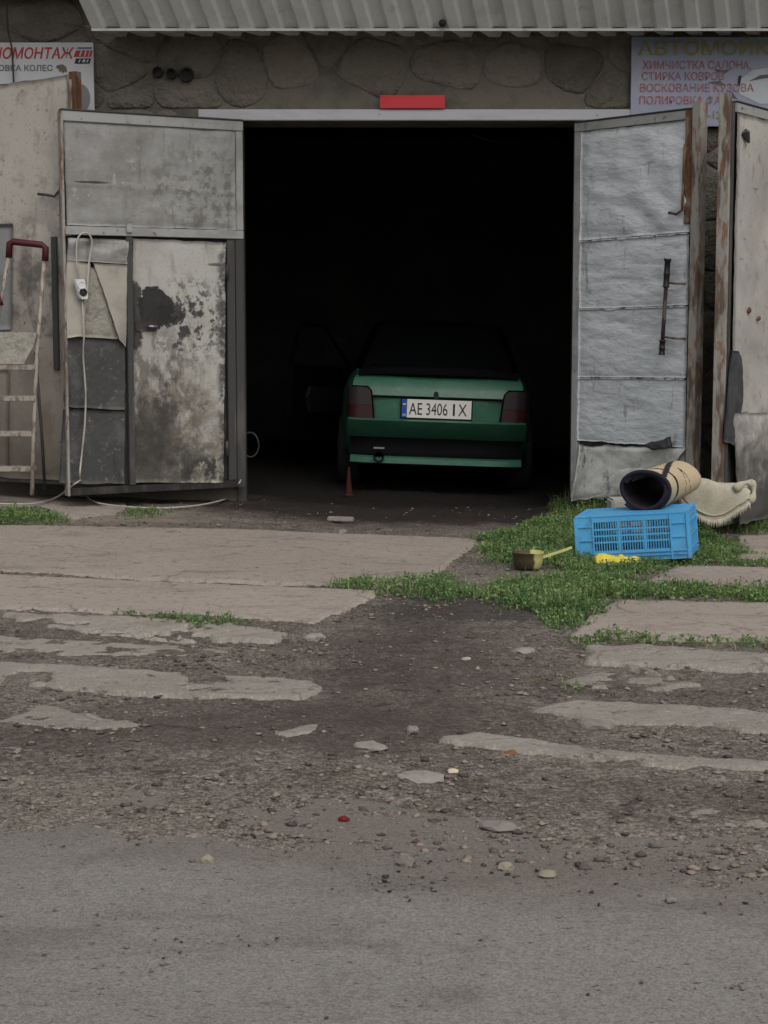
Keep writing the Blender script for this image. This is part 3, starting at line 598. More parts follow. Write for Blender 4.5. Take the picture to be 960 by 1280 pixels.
for pts, mk, yy in (([(96, 61), (115, 61), (115, 59), (97, 59)], 'ink_blue', 0), ([(92, 71), (114, 71), (116, 63), (95, 63)], 'ink_red', 0), ([(93, 79.5), (112, 79.5), (114, 73), (95, 73)], 'ink_black', 0),
                    ([(99, 70.5), (100.5, 70.5), (102.5, 63.5), (101, 63.5)], 'sign_white', 1), ([(105, 70.5), (106.5, 70.5), (108.5, 63.5), (107, 63.5)], 'sign_white', 1), ([(110, 70.5), (111, 70.5), (113, 63.5), (112, 63.5)], 'sign_white', 1),
                    ([(98, 78), (99.5, 78), (101, 74.5), (99.5, 74.5)], 'sign_white', 1), ([(103, 78), (106, 78), (107, 74.5), (104, 74.5)], 'sign_white', 1), ([(108, 78), (109.5, 78), (111, 74.5), (109.5, 74.5)], 'sign_white', 1)):
    flat(s1, 'logo_mark', [pz(*p) for p in pts], Yi - 0.002 * yy, M[mk], I1)
flat(s1, 'printed_emblem', [pz(*p) for p in ((70, 83), (73, 81), (79, 80.5), (83, 84), (84, 91), (81, 89), (79, 92), (77, 88.5), (74, 90), (73.5, 86), (70, 84.5))], Yi, M['ink_olive'], I1)
flat(s1, 'printed_disc', [pz(100 + 13 * math.cos(t), 123 + 18 * math.sin(t)) for t in np.linspace(0, 2 * math.pi, 28, endpoint=False)], Yi, M['ink_grey'], I1)
# right sign
bl = P(788, 158, SY); tr_ = P(1012, 46, SY)
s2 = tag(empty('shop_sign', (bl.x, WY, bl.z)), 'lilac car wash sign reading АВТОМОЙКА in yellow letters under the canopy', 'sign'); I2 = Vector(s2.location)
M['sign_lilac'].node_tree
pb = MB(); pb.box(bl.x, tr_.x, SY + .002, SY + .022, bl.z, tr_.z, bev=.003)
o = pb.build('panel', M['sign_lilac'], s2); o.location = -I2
for s_, a0, a1, b, cp, mk, bd in (('АВТОМОЙКА', 797, 982, 68.5, 16.5, 'ink_yellow', .018), ('ХИМЧИСТКА САЛОНА,', 803, 939, 86, 9.5, 'ink_red2', .012), ('СТИРКА КОВРОВ', 802, 905, 100, 9.5, 'ink_red2', .012),
                            ('ВОСКОВАНИЕ КУЗОВА', 800, 942, 114.5, 9.5, 'ink_red2', .012), ('ПОЛИРОВКА ФАР', 799, 909, 130, 9.5, 'ink_red2', .012), ('-12', 885, 901, 148, 9.5, 'ink_yellow', .02)):
    u = pz(a0, b); lettering(s2, s_, u[0], pz(a1, b)[0], u[1], cp / 181, Yi - .001, M[mk], bd, 0, I2)
for k_, pts in enumerate((((920, 104), (940, 88), (975, 82), (1000, 84), (1000, 128), (950, 130), (925, 118)),)):
    flat(s2, 'printed_picture', [pz(*p) for p in pts], Yi + .0008, M['ink_pale'], I2)
for pts, mk in (([(921, 108), (923, 95), (927, 94), (925, 108)], 'ink_black'), ([(935, 102), (950, 94), (972, 92), (972, 96), (950, 99)], 'ink_dark'), ([(885, 103), (900, 101), (906, 106), (900, 107)], 'ink_dark'), ([(893, 86), (905, 88), (914, 86), (906, 92), (897, 91)], 'ink_dark'),
                ([(898, 117), (915, 115), (922, 124), (912, 121)], 'ink_dark')):
    flat(s2, 'printed_picture', [pz(*p) for p in pts], Yi, M[mk], I2)
# red plate above the lintel
a, b = P(475, 135.5, WY - .06), P(556, 119, WY - .06)
rp = MB(); rp.box(a.x, b.x, WY - .066, WY - .05, a.z, b.z, bev=.002); rp.v = [tuple(Vector(q) - a) for q in rp.v]
o = rp.build('red_plate', M['red_sign']); o.location = a; tag(o, 'plain red rectangular plate fixed above the pale lintel', 'plate')
# wire in front of the left sign
wr = MB(); wr.tube([P(7, -30, WY - .2), P(8, 5, WY - .18), P(10, 40, WY - .12), P(15, 60, WY - .09), P(17, 100, WY - .085), P(19, 160, WY - .085)], .006, 6)
tag(wr.build('hanging_wire', M['cord_dark'], smooth=True), 'thin wire hanging down across the white tyre sign', 'wire')

# ------------------------------------------------------------------ gate leaves
class Leaf:
    def __init__(s, name, hinge, free, zbase, label):
        s.h = Vector((*hinge, 0)); d = Vector((*free, 0)) - s.h; s.W = d.length; s.d = d.normalized(); s.zb = zbase
        s.e = tag(empty(name, (hinge[0], hinge[1], zbase), math.atan2(d.y, d.x)), label, 'gate leaf')
        ly = Vector((-s.d.y, s.d.x, 0)); mid = s.h + d * .5; s.s = 1 if ly.dot(Vector((0, 0, 0)) - mid) > 0 else -1; s.n = ly * s.s
    def uz(s, px, py, out=0.0):
        r_ = ray(px, py); t = (s.h + s.n * out - Vector((0, 0, 0))).dot(s.n) / r_.dot(s.n)
        p = r_ * t; return ((p - s.h).dot(s.d), p.z + CAM_H - s.zb)
    def V(s, u, z, o): return Vector((u, s.s * o, z))
    def box(s, mb, u0, u1, z0, z1, o0, o1, bev=0.0): mb.box(u0, u1, s.s * o0, s.s * o1, z0, z1, bev=bev); return mb
    def part(s, name, mat, u0, u1, z0, z1, o0, o1, bev=0.003, parent=None): return s.box(MB(), u0, u1, z0, z1, o0, o1, bev).build(name, mat, parent or s.e)
    def sheet(s, name, mat, corners, o, amp=0.006, nu=28, nz=28, th=0.003, seed=1, fs=(3, 3), fn=None, parent=None, edge=0.004, curl=None):
        """wrinkled sheet between four (u, z) corners TL, TR, BR, BL"""
        TL, TR, BR, BL = [np.array(c, float) for c in corners]
        t, r_ = np.meshgrid(np.linspace(0, 1, nu), np.linspace(0, 1, nz))
        Q = (TL * (1 - t[..., None]) + TR * t[..., None]) * (1 - r_[..., None]) + (BL * (1 - t[..., None]) + BR * t[..., None]) * r_[..., None]
        U, Z_ = Q[..., 0], Q[..., 1]
        bd = np.minimum.reduce([t, 1 - t, r_, 1 - r_]); msk = sstep(bd / 0.08)
        Z_ = Z_ + edge * (fbm(U, Z_, 14, 3, seed + 5) - .5) * 2 * (1 - msk); U = U + edge * (fbm(U, Z_, 14, 3, seed + 6) - .5) * 2 * (1 - msk)
        rid = 1 - np.abs(2 * fbm(U * fs[0], Z_ * fs[1], 1.0, 4, seed) - 1)
        O = o + amp * (rid - .5) * (0.25 + .75 * msk)
        if fn is not None: O = O + fn(t, r_, U, Z_)
        O = np.maximum(O, o * .3 + 0.002) if fn is None else O
        V = np.stack([U.ravel(), s.s * O.ravel(), Z_.ravel()], 1); n = V.shape[0]
        V2 = V.copy(); V2[:, 1] -= s.s * th
        f = grid_faces(nz, nu); per = list(range(nu)) + [i * nu + nu - 1 for i in range(1, nz)] + [(nz - 1) * nu + i for i in range(nu - 2, -1, -1)] + [i * nu for i in range(nz - 2, 0, -1)]
        sk = [(per[i], per[(i + 1) % len(per)], n + per[(i + 1) % len(per)], n + per[i]) for i in range(len(per))]
        return np_mesh(name, np.vstack([V, V2]), np.vstack([f, f[:, ::-1] + n, np.array(sk)]), mat, parent or s.e, smooth=True)
    def rect(s, x0, y0, x1, y1): return [s.uz(x0, y0), s.uz(x1, y0), s.uz(x1, y1), s.uz(x0, y1)]
    def quad(s, *p): return [s.uz(*q) for q in p]

# --- left leaf of the open gateway
L = Leaf('gate_leaf', (P(304, 400, 11.93).x, 11.93), (P(80, 400, 11.30).x, 11.30), 0.20, 'patched gate leaf with peeling wicket door, left side of the dark gateway')
M['film'] = film_mat((L.uz(113, 228)[0], 0, L.uz(113, 228)[1]))
zt = L.uz(303, 152)[1]; zm = L.uz(200, 291)[1]; W_ = L.W
L.part('top_rail', M['frame_pale'], -.002, W_ - .004, zt - .065, zt, -.03, .022)
L.part('top_cap', M['frame_dark'], .002, W_ - .002, zt + .001, zt + .012, -.035, .030)
L.part('mid_rail', M['frame_pale'], .0, W_ - .016, zm - .028, zm + .028, -.028, .020)
L.part('hinge_stile', M['frame_pale'], .0, .050, zm + .030, zt - .067, -.03, .018)
L.part('hinge_stile', M['frame_dark'], .0, .058, 0.0, zm - .030, -.03, .014)
L.part('free_stile', M['rust_pale'], W_ - .012, W_ + .006, 0.0, zt - .002, -.034, .028)
L.part('bottom_rail', M['grime'], .06, W_ - .016, 0.0, .05, -.03, .010)
uw = L.uz(162, 400)[0]; L.part('mullion', M['frame_dark'], uw - .022, uw + .022, .052, zm - .030, -.03, .017)
u1 = L.uz(284, 400)[0]; L.part('wicket_frame', M['frame_dark'], .060, u1, .052, zm - .030, -.03, .006)
back = L.part('back_board', M['grime'], u1 + .002, W_ - .018, .055, zm - .032, -.034, -.024, 0)
L.part('film_backing', M['tin_dark'], .052, W_ - .018, zm + .03, zt - .068, -.034, -.022, 0)
# film pane above: three overlapping sheets
L.sheet('film_sheet', M['film'], [(W_ - .02, zt - .066), (.052, zt - .066), (.052, zm + .03), (W_ - .03, zm + .034)], .006, .024, 56, 44, seed=3, fs=(2.2, 3.0), fn=lambda t, r, U, Z: .005 * np.sin(t * 19 + r * 3 + 6 * fbm(U, Z, 2, 3, 9)) * sstep(t * 1.5 - .3) + .006 * np.exp(-((r - .60 - .03 * t) / .012) ** 2))
# torn tarp over the lower panel
def tarp_drop(t, r, U, Z): return .03 * np.sin(r * math.pi) * (0.3 + .7 * t)
L.sheet('tarp_top', M['film'], L.quad((84, 297), (160, 300), (158, 330), (82, 326)), .014, .035, 24, 14, seed=21, fs=(3, 9), fn=lambda t, r, U, Z: .018 * np.sin(r * 5 + t * 6) * (1 - r))
L.sheet('tarp_flap', M['film_beige'], L.quad((82, 325), (112, 329), (100, 420), (80, 423)), .018, .018, 18, 26, seed=25, fs=(4, 4), fn=lambda t, r, U, Z: .035 * r * t)
L.sheet('tarp_flap', M['film_beige'], L.quad((116, 329), (158, 331), (156, 434), (146, 424)), .018, .018, 18, 26, seed=29, fs=(4, 4), fn=lambda t, r, U, Z: .035 * r * (1 - t))
L.sheet('felt_lining', M['felt'], L.quad((106, 334), (126, 334), (148, 424), (98, 421)), .004, .020, 20, 22, seed=33, fs=(7, 7))
L.sheet('dark_sheet', M['tin_dark'], L.quad((80, 421), (156, 426), (156, 512), (80, 509)), -.004, .018, 24, 20, seed=37, fs=(3, 3), edge=.008)
L.sheet('dark_sheet', M['tin_dark'], L.quad((79, 511), (156, 514), (156, 605), (74, 604)), -.010, .014, 24, 20, seed=41, fs=(2, 2), edge=.006)
L.part('tarp_clip', M['frame_pale'], L.uz(163, 285)[0], L.uz(156, 285)[0], L.uz(160, 291)[1], L.uz(160, 280)[1], .024, .036)
# wicket door
wq = [L.uz(165, 298), L.uz(281, 303), L.uz(278, 603), L.uz(166, 603)]
def LC(px, py): u, z = L.uz(px, py); return (u, 0.0, z)
wm = (Mat('peeling_door_paint', (0.43, 0.42, 0.385), 0.7).lay(3, 0.42, 0.66, (0.34, 0.325, 0.29), 0.85).lay((10, 10, 3), 0.52, 0.68, (0.27, 0.245, 0.205), 0.65).lay(40, 0.60, 0.68, (0.22, 0.20, 0.17), 0.6, 3)
      .patch(LC(225, 545), (.50, 9, .40), 7, .36, .58, (0.20, 0.165, 0.115), .85).patch(LC(190, 490), (.30, 9, .50), (14, 14, 6), .44, .56, (0.13, 0.115, 0.095), .8)
      .patch(LC(238, 400), (.25, 9, .26), 15, .49, .57, BLACKD, .90, .5).blob(LC(214, 392), (.10, 9, .07), BLACKD, .92, 16, .9, .1).patch(LC(222, 440), (.34, 9, .26), 14, .56, .68, (0.07, 0.064, 0.056), .7, .5)
      .blob(LC(192, 386), (.13, 9, .13), BLACKD, .97, 12, .8, .07).blob(LC(168, 395), (.055, 9, .22), BLACKD, .9, 12, .8, .12)
      .blob(LC(186, 565), (.20, 9, .26), (0.050, 0.045, 0.039), .88, 5, .7, .5).patch(LC(192, 560), (.36, 9, .42), 6, .40, .62, (0.045, 0.041, 0.036), .85, .5).patch(LC(258, 592), (.26, 9, .16), 9, .38, .52, (0.035, 0.032, 0.028), .95, .5)
      .patch(LC(205, 500), (.34, 9, .18), 8, .48, .62, (0.055, 0.050, 0.044), .88, .5).patch(LC(279, 450), (.045, 9, 1.3), 16, .40, .55, (0.05, 0.047, 0.043), .9)
      .blob(LC(268, 331), (.055, 9, .010), (0.06, 0.055, 0.05), 0.8, 12, .6, .3).bump(18, 0.5, 0.010).bump(50, 0.4, 0.004).done())
wk = L.sheet('wicket_door', wm, wq, .016, .008, 26, 60, seed=51, fs=(2, 2), th=.006, edge=.006)
pl_ = MB(); ua, za = L.uz(168, 414); ub, zb_ = L.uz(194, 402); L.box(pl_, ua, ub, za, zb_, .022, .027, .001); pl_.build('latch_plate', M['bar_dark'], wk)
kh = MB(); kh.tube([L.V(L.uz(183, 408)[0], L.uz(183, 408)[1], .03), L.V(L.uz(183, 408)[0], L.uz(183, 408)[1], .05), L.V(L.uz(194, 408)[0], L.uz(194, 408)[1], .052)], .008, 8); kh.build('latch_handle', M['chrome'], wk, smooth=True)
for yy in (340, 560):
    hb = MB(); uu, zz = L.uz(282, yy); hb.tube([L.V(uu, zz - .05, .024), L.V(uu, zz + .05, .024)], .011, 8); hb.build('hinge', M['bar_dark'], wk, smooth=True)

# --- right leaf of the open gateway
Q = Leaf('gate_leaf', (P(717, 400, 11.94).x, 11.94), (P(872, 400, 11.10).x, 11.10), 0.05, 'gate leaf covered with crinkled silver sheeting, right side of the dark gateway')
zt = Q.uz(722, 152)[1]; W_ = Q.W
zbm = Q.uz(714, 622)[1]
Q.part('top_rail', M['frame_pale'], .0, W_ - .065, zt - .07, zt - .012, -.03, .016)
Q.part('top_cap', M['frame_dark'], .002, W_ - .063, zt - .010, zt, -.035, .022)
Q.part('hinge_stile', M['frame_pale'], .0, .055, zbm, zt - .072, -.03, .014)
Q.part('free_stile', M['rust_pale'], W_ - .062, W_ + .004, 0.02, zt + .035, -.055, .018)
Q.part('stile_angle', M['rust'], W_ - .115, W_ - .064, Q.uz(860, 280)[1], zt - .015, -.02, .022)
Q.part('back_board', M['tin_dark'], .056, W_ - .064, zbm, zt - .072, -.03, -.02, 0)
seams = [(152, 298, 297), (300, 389, 387), (390, 474, 476), (477, 553, 557)]
us = (.058, W_ - .075)
rows = [zt - .072, Q.uz(790, 299)[1], Q.uz(790, 387)[1], Q.uz(790, 475)[1], Q.uz(790, 556)[1]]
for k in range(4):
    Q.sheet('cover_sheet', M['silver'], [(us[0], rows[k] - .003), (us[1], rows[k] - .003 + .02 * (k > 0)), (us[1], rows[k + 1] + .008 + .02 * (k < 3)), (us[0], rows[k + 1] + .006)], .010, (.034 if k == 0 else .020), 38, 34, seed=70 + k * 9,
            fs=((2.2, 4.5) if k == 0 else (1.6, 7)), edge=.006, fn=(lambda t, r, U, Z: .006 * np.sin((t * 1.6 - r * .9) * 11 + 2.5 * np.sin(r * 3) + 5 * fbm(U, Z, 3, 3, 7)) * sstep(r * 2) * sstep(t * 1.4)) if k == 0 else None)
    if k: Q.sheet('seam', M['seam'], [(us[0] + .005, rows[k] + .007), (us[1] - .01, rows[k] + .026), (us[1] - .01, rows[k] + .014), (us[0] + .005, rows[k] - .005)], .022, .010, 40, 3, seed=90 + k, fs=(14, 4), edge=.008)
Q.sheet('torn_sheet', M['silver_dirty'], Q.quad((726, 556), (862, 560), (826, 606), (721, 626)), .022, .035, 40, 26, seed=120, fs=(2.4, 3.5), edge=.014, fn=lambda t, r, U, Z: .018 * sstep(r) * np.sin(t * 7 + 1) + .012 * r)
Q.sheet('torn_flap', M['silver_dirty'], Q.quad((780, 585), (838, 578), (810, 622), (724, 626)), .020, .05, 24, 16, seed=133, fs=(3, 4), edge=.02)
Q.sheet('inner_felt', M['felt'], Q.quad((812, 556), (858, 552), (856, 618), (800, 618)), -.002, .02, 20, 16, seed=140, fs=(6, 6))
Q.sheet('rag', M['black_cloth'], Q.quad((812, 556), (846, 545), (849, 560), (822, 562)), .045, .05, 16, 8, seed=150, fs=(8, 8), edge=.01, fn=lambda t, r, U, Z: .01 + 0 * t)
bar = MB(); A_, B_ = Q.V(*Q.uz(844, 330), .075), Q.V(*Q.uz(837, 438), .075)
bar.tube([A_.lerp(B_, t) for t in (0, .3, .6, 1)], .013, 10); lb = bar.build('locking_bar', M['bar_dark'], Q.e, smooth=True)
for a, b in ((-.06, .27), (.88, 1.05)):
    g_ = MB(); pts = [A_.lerp(B_, a + (b - a) * t) for t in (0, .08, .1, .5, .52, .56, .58, .94, .96, 1)]; g_.tube(pts, [.024, .024, .019, .019, .022, .022, .019, .019, .023, .023], 10); g_.build('grip', M['black_plastic'], lb, smooth=True)
for yy in (353, 421):
    c_ = MB(); uu, zz = Q.uz(840, yy); c_.tube([Q.V(uu, zz, .075), Q.V(uu + .09, zz - .01, .062), Q.V(uu + .13, zz - .01, .018)], .007, 6); c_.build('bracket', M['rust'], lb, smooth=True)
hk = MB(); hk.tube([Q.V(*Q.uz(841, 266), .04), Q.V(*Q.uz(850, 268), .04), Q.V(*Q.uz(857, 263), .035), Q.V(*Q.uz(860, 180), .028)], .009, 8); hk.build('hook', M['rust'], Q.e, smooth=True)

# --- neighbour leaf on the far left (cream)
N = Leaf('gate_leaf', (P(-52, 400, 11.96).x, 11.96), (P(101, 400, 11.47).x, 11.47), 0.28, 'tall cream gate leaf behind the step ladder at the left edge')
W_ = N.W; zt = N.uz(98, 93)[1]
N.sheet('face_sheet', M['cream_sheet'], [(0.0, zt - .05), (W_ - .055, zt), (W_ - .055, .0), (0.0, .0)], .016, .012, 40, 70, seed=160, fs=(1.5, 1.5), th=.02, edge=.006)
N.part('top_rail', M['frame_dark'], .0, W_ - .06, zt - .062, zt - .02, -.04, -.008)
N.part('free_stile', M['rust'], W_ - .05, W_ + .01, .0, zt + .02, -.045, .016)
N.part('stile_cover', M['rust_pale'], W_ - .052, W_ - .02, zt - .30, zt - .03, .018, .026)
N.part('bottom_rail', M['frame_dark'], .0, W_ - .054, -.03, -.002, -.04, .01)
N.sheet('grey_patch', M['patch_grey'], N.quad((-45, 282), (20, 280), (18, 412), (-45, 414)), .034, .006, 14, 20, seed=170)
N.sheet('lower_patch', M['cream_sheet'], N.quad((-45, 461), (15, 461), (14, 586), (-45, 588)), .034, .006, 14, 16, seed=176)
N.part('patch_trim', M['frame_dark'], N.uz(-45, 281)[0], N.uz(21, 281)[0], N.uz(10, 283)[1], N.uz(10, 280)[1], .038, .046, .001)
hd = MB(); hd.tube([N.V(*N.uz(53, 243), .045), N.V(*N.uz(64, 244), .05), N.V(*N.uz(74, 246), .05), N.V(*N.uz(77, 238), .02)], .009, 8); hd.build('handle', M['frame_dark'], N.e, smooth=True)
N.part('slot_shadow_strip', M['frame_dark'], N.uz(70, 400)[0], N.uz(77, 400)[0], N.uz(74, 462)[1], N.uz(74, 296)[1], .026, .040)  # dark strip standing in for the shadowed slot in the leaf

# --- neighbour leaf on the far right
K = Leaf('gate_leaf', (2.90, 12.0), (P(905, 400, 10.8).x, 10.8), 0.03, 'stained grey-beige gate leaf with rusty post, at the right edge')
W_ = K.W; zt = K.uz(922, 127)[1]
K.part('free_stile', M['rust_pale'], W_ - .030, W_ + .010, K.uz(900, 612)[1], zt + .04, -.06, .010)
K.part('top_rail', M['frame_pale'], .0, W_ - .085, zt - .07, zt - .012, -.03, .024)
K.part('top_cap', M['frame_dark'], .0, W_ - .083, zt - .010, zt, -.035, .03)
K.part('inner_stile', M['frame_dark'], W_ - .080, W_ - .034, .30, zt - .014, -.03, .012)
K.part('back_board', M['tin_dark'], .0, W_ - .10, .02, zt - .072, -.03, -.02, 0)
K.sheet('cover_sheet', M['beige_sheet'], [(W_ - .09, zt - .072), (.0, zt - .072), (.0, K.uz(955, 530)[1]), (W_ - .09, K.uz(918, 530)[1])], .024, .030, 30, 60, seed=190, fs=(2, 2), edge=.01)
K.sheet('lower_sheet', M['beige_sheet'], [(W_ - .08, K.uz(918, 515)[1]), (.0, K.uz(955, 520)[1]), (.0, .02), (W_ - .24, .02)], .035, .06, 30, 30, seed=197, fs=(3, 2.5), edge=.02)
for (a, b, r_) in ((929, 388, .022), (941, 398, .018)):
    st_ = MB(); uu, zz = K.uz(a, b); st_.lathe([(0, .012), (r_ * .6, .010), (r_, 0)], (0, 0, 0), 12, 'Y'); st_.v = [(uu + q[0], K.s * (.040 + abs(q[1])), zz + q[2]) for q in st_.v]; st_.build('bolt', M['rust'], K.e, smooth=True)
K.sheet('hanging_rag', M['black_cloth'], K.quad((909, 437), (921, 440), (920, 560), (898, 552)), .03, .05, 12, 24, seed=203, fs=(8, 3), edge=.012)
tb = MB(); uu, zz = K.uz(922, 168); tb.tube([K.V(uu - .05, zz + .02, .03), K.V(uu, zz, .05), K.V(uu - .04, zz - .05, .06)], [.02, .03, .008], 6); tb.build('wire_knot', M['black_cloth'], K.e)

# ------------------------------------------------------------------ step ladder
LY = 11.22
lad = tag(empty('step_ladder', tuple(P(0, 618, LY))), 'worn step ladder with dark red top hoop, leaning at the left edge', 'ladder'); IL = Vector(lad.location)
def lp(a, b, Yp): return P(a, b, Yp) - IL
def lpart(name, mat, pts, r_, n=8):
    mb = MB(); mb.tube(pts, r_, n); return mb.build(name, M[mat], lad, smooth=True)
lpart('stile', 'ladder_metal', [lp(56, 318, LY + .12), lp(46, 440, LY + .06), lp(42, 540, LY + .02), lp(40, 619, LY)], .014)
lpart('stile', 'ladder_metal', [lp(-62, 430, LY + .06), lp(-66, 540, LY + .02), lp(-68, 619, LY)], .014)
lpart('hoop_tube', 'ladder_metal', [lp(12, 312, LY + .12), lp(2, 372, LY + .09), lp(-10, 440, LY + .06)], .013)
lpart('top_hoop', 'ladder_red', [lp(11, 322, LY + .118), lp(12, 304, LY + .125), lp(16, 302, LY + .126), lp(52, 306, LY + .126), lp(57, 310, LY + .125), lp(56.5, 326, LY + .118)], .022, 10)
lpart('clamp', 'ladder_red', [lp(-3, 370, LY + .09), lp(0, 382, LY + .085)], .024, 10)
for yy in (459, 498, 542, 586):
    mb = MB(); a, b = lp(-66, yy - 1, LY + .04), lp(44, yy, LY + .04); mb.box(a.x, b.x, a.y - .03, a.y + .06, b.z - .018, b.z + .016, bev=.004); mb.build('step', M['ladder_metal'], lad)
mb = MB(); qd = [lp(-60, 414, LY + .03), lp(46, 416, LY + .03), lp(43, 430, LY + .03), lp(30, 455, LY + .01), lp(-60, 455, LY + .01)]; mb.prism(qd, (0, 0, 0), (0, .02, 0)); mb.build('platform', M['felt'], lad)
lpart('rear_leg', 'frame_dark', [lp(44, 440, LY + .10), lp(52, 540, LY + .22), lp(56, 612, LY + .30)], .011)
lpart('rear_leg', 'frame_dark', [lp(-62, 440, LY + .10), lp(-58, 540, LY + .22), lp(-56, 612, LY + .30)], .011)

# ------------------------------------------------------------------ extension lead on the left leaf
def Lw(px, py, o):                                # world point in front of the left leaf
    u, z = L.uz(px, py, o); return L.h + L.d * u + L.n * o + Vector((0, 0, z + L.zb))
ext = tag(empty('extension_lead', tuple(Lw(102, 376, .06))), 'white two-socket extension lead hanging on the left gate leaf', 'extension lead'); IE = Vector(ext.location)
def smooth_path(pts, n=6):
    pts = [Vector(p) for p in pts]; out = []
    for i in range(len(pts) - 1):
        p0, p1, p2, p3 = pts[max(i - 1, 0)], pts[i], pts[i + 1], pts[min(i + 2, len(pts) - 1)]
        for k in range(n):
            t = k / n; out.append(.5 * ((2 * p1) + (p2 - p0) * t + (2 * p0 - 5 * p1 + 4 * p2 - p3) * t * t + (3 * p1 - p0 - 3 * p2 + p3) * t ** 3))
    out.append(pts[-1]); return out
top = [Lw(100, 350, .06), Lw(96, 330, .06), Lw(96, 305, .06), Lw(99, 295, .06), Lw(105, 291, .06), Lw(112, 294, .06), Lw(115, 305, .06), Lw(111, 330, .065), Lw(109, 362, .085), Lw(106, 378, .075)]
dn = [Lw(103, 376, .06), Lw(104, 395, .08), Lw(105, 420, .085), Lw(104, 445, .05), Lw(107, 490, .045), Lw(106, 530, .045), Lw(102, 570, .05), Lw(100, 598, .06)]
gp = [G(a, b, .034) for a, b in ((106, 617), (118, 627), (135, 631), (165, 634), (205, 635), (245, 632), (275, 626), (292, 618))]
for nm, pts in (('cable', top), ('cable', dn + gp + [Lw(298, 606, .05), Lw(301, 600, .04)])):
    mb = MB(); mb.tube([q - IE for q in smooth_path(pts)], .0062, 8); mb.build(nm, M['cable'], ext, smooth=True)
mb = MB(); mb.tube([q - IE for q in smooth_path([Lw(101, 600, .055), Lw(92, 606, .10), G(70, 622, .036), G(45, 629, .036), G(15, 630, .036), G(-40, 628, .036), G(-90, 626, .036)])], .0062, 8); mb.build('cable', M['cable'], ext, smooth=True)
ob = MB()
cA, cB = Lw(99, 349, .075) - IE, Lw(104.5, 374, .075) - IE; ax = (cB - cA).normalized(); sdv = L.d; nn = L.n
def sb(t, s_, o): return cA.lerp(cB, t) + sdv * s_ + nn * o
prof = [(0, .030), (.06, .034), (.85, .034), (1, .022)]
ob.loft([[sb(t, h, -.016), sb(t, h, .010), sb(t, h * .8, .020), sb(t, -h * .8, .020), sb(t, -h, .010), sb(t, -h, -.016)] for t, h in prof])
body = ob.build('socket_block', M['white_plastic'], ext, smooth=True, angle=40)
for t in (.30, .66):
    mb = MB(); c0 = sb(t, 0, .0205); rg_ = []
    for rr, oo in ((.026, .0), (.026, .004), (.021, .004), (.019, -.0), (0.001, -.0)):
        rg_.append([c0 + (sdv * math.cos(k * math.pi / 8) + Vector((0, 0, 1)) * math.sin(k * math.pi / 8)) * rr + nn * oo for k in range(16)])
    mb.loft(rg_, True, False); mb.build('socket', M['white_plastic'] if t < .5 else M['black_plastic'], body)
dc = MB(); dc.tube(smooth_path([G(-90, 634, .032), G(-10, 633, .032), G(20, 636, .032), G(45, 634, .032), G(62, 638, .032), G(40, 641, .032), G(5, 641, .032), G(-90, 643, .032)]), .005, 6)
tag(dc.build('thin_cord', M['cord_dark'], smooth=True), 'thin dark cord lying on the pale ground by the ladder foot', 'cord')

# ------------------------------------------------------------------ blue crate
FL = G(723, 704); ang = R(-16); CW, CD, CH = 0.62, 0.40, 0.262
cr = tag(empty('plastic_crate', tuple(FL), ang), 'upturned bright blue slotted plastic crate in the weeds', 'crate')
cr.rotation_euler = (0, R(-4.8), ang)
def cpart(name, fn):
    mb = MB(); fn(mb); return mb.build(name, M['blue'], cr)
def long_side(mb, y0, y1, yo):
    t = .004
    mb.box(.0, .095, y0, y1, .0, CH - .012); mb.box(CW - .095, CW, y0, y1, .0, CH - .012)
    mb.box(.0955, CW - .0955, y0, y1, .0, .062); mb.box(.0955, CW - .0955, y0, y1, CH - .040, CH - .0125)
    for z in (.108, .150, .172): pass
    for z in (.104, .140, .176): mb.box(.0955, CW - .0955, y0 + .001 * yo, y1 - .0005, z, z + .009)
    n = 30; w_ = (CW - .191) / n
    for k in range(1, n):
        x = .0955 + k * w_; b = .0026 if k % 10 else .008
        mb.box(x - b, x + b, min(y0, y1) + .0008, max(y0, y1) - .0008, .0625, CH - .0405)
cpart('long_side', lambda mb: long_side(mb, .0, .006, 1)); cpart('long_side', lambda mb: long_side(mb, CD - .006, CD, 1))
def end_side(mb, x0, x1):
    mb.box(x0, x1, .0065, CD - .0065, .0, .055); mb.box(x0, x1, .0065, CD - .0065, CH - .040, CH - .0125); mb.box(x0, x1, .0065, .07, .0555, CH - .0405); mb.box(x0, x1, CD - .07, CD - .0065, .0555, CH - .0405)
    n = 16; w_ = (CD - .14) / n
    for k in range(1, n): mb.box(x0 + .0008, x1 - .0008, .07 + k * w_ - .0035, .07 + k * w_ + .0035, .0555, CH - .0405)
    mb.box(x0 + .0003, x1 - .0003, .0705, CD - .0705, .135, .150)
cpart('end_side', lambda mb: end_side(mb, .0, .006)); cpart('end_side', lambda mb: end_side(mb, CW - .006, CW))
def base(mb):
    mb.box(-.003, CW + .003, -.003, .03, CH - .012, CH, bev=.002); mb.box(-.003, CW + .003, CD - .03, CD + .003, CH - .012, CH, bev=.002)
    mb.box(-.003, .03, .031, CD - .031, CH - .012, CH, bev=.002); mb.box(CW - .03, CW + .003, .031, CD - .031, CH - .012, CH, bev=.002)
    mb.box(.0305, CW - .0305, .0305, CD - .0305, CH - .010, CH - .005)
    for k in range(1, 9): mb.box(.03 + k * .062 - .005, .03 + k * .062 + .005, .031, CD - .031, CH - .014, CH - .006)
cpart('base', base)
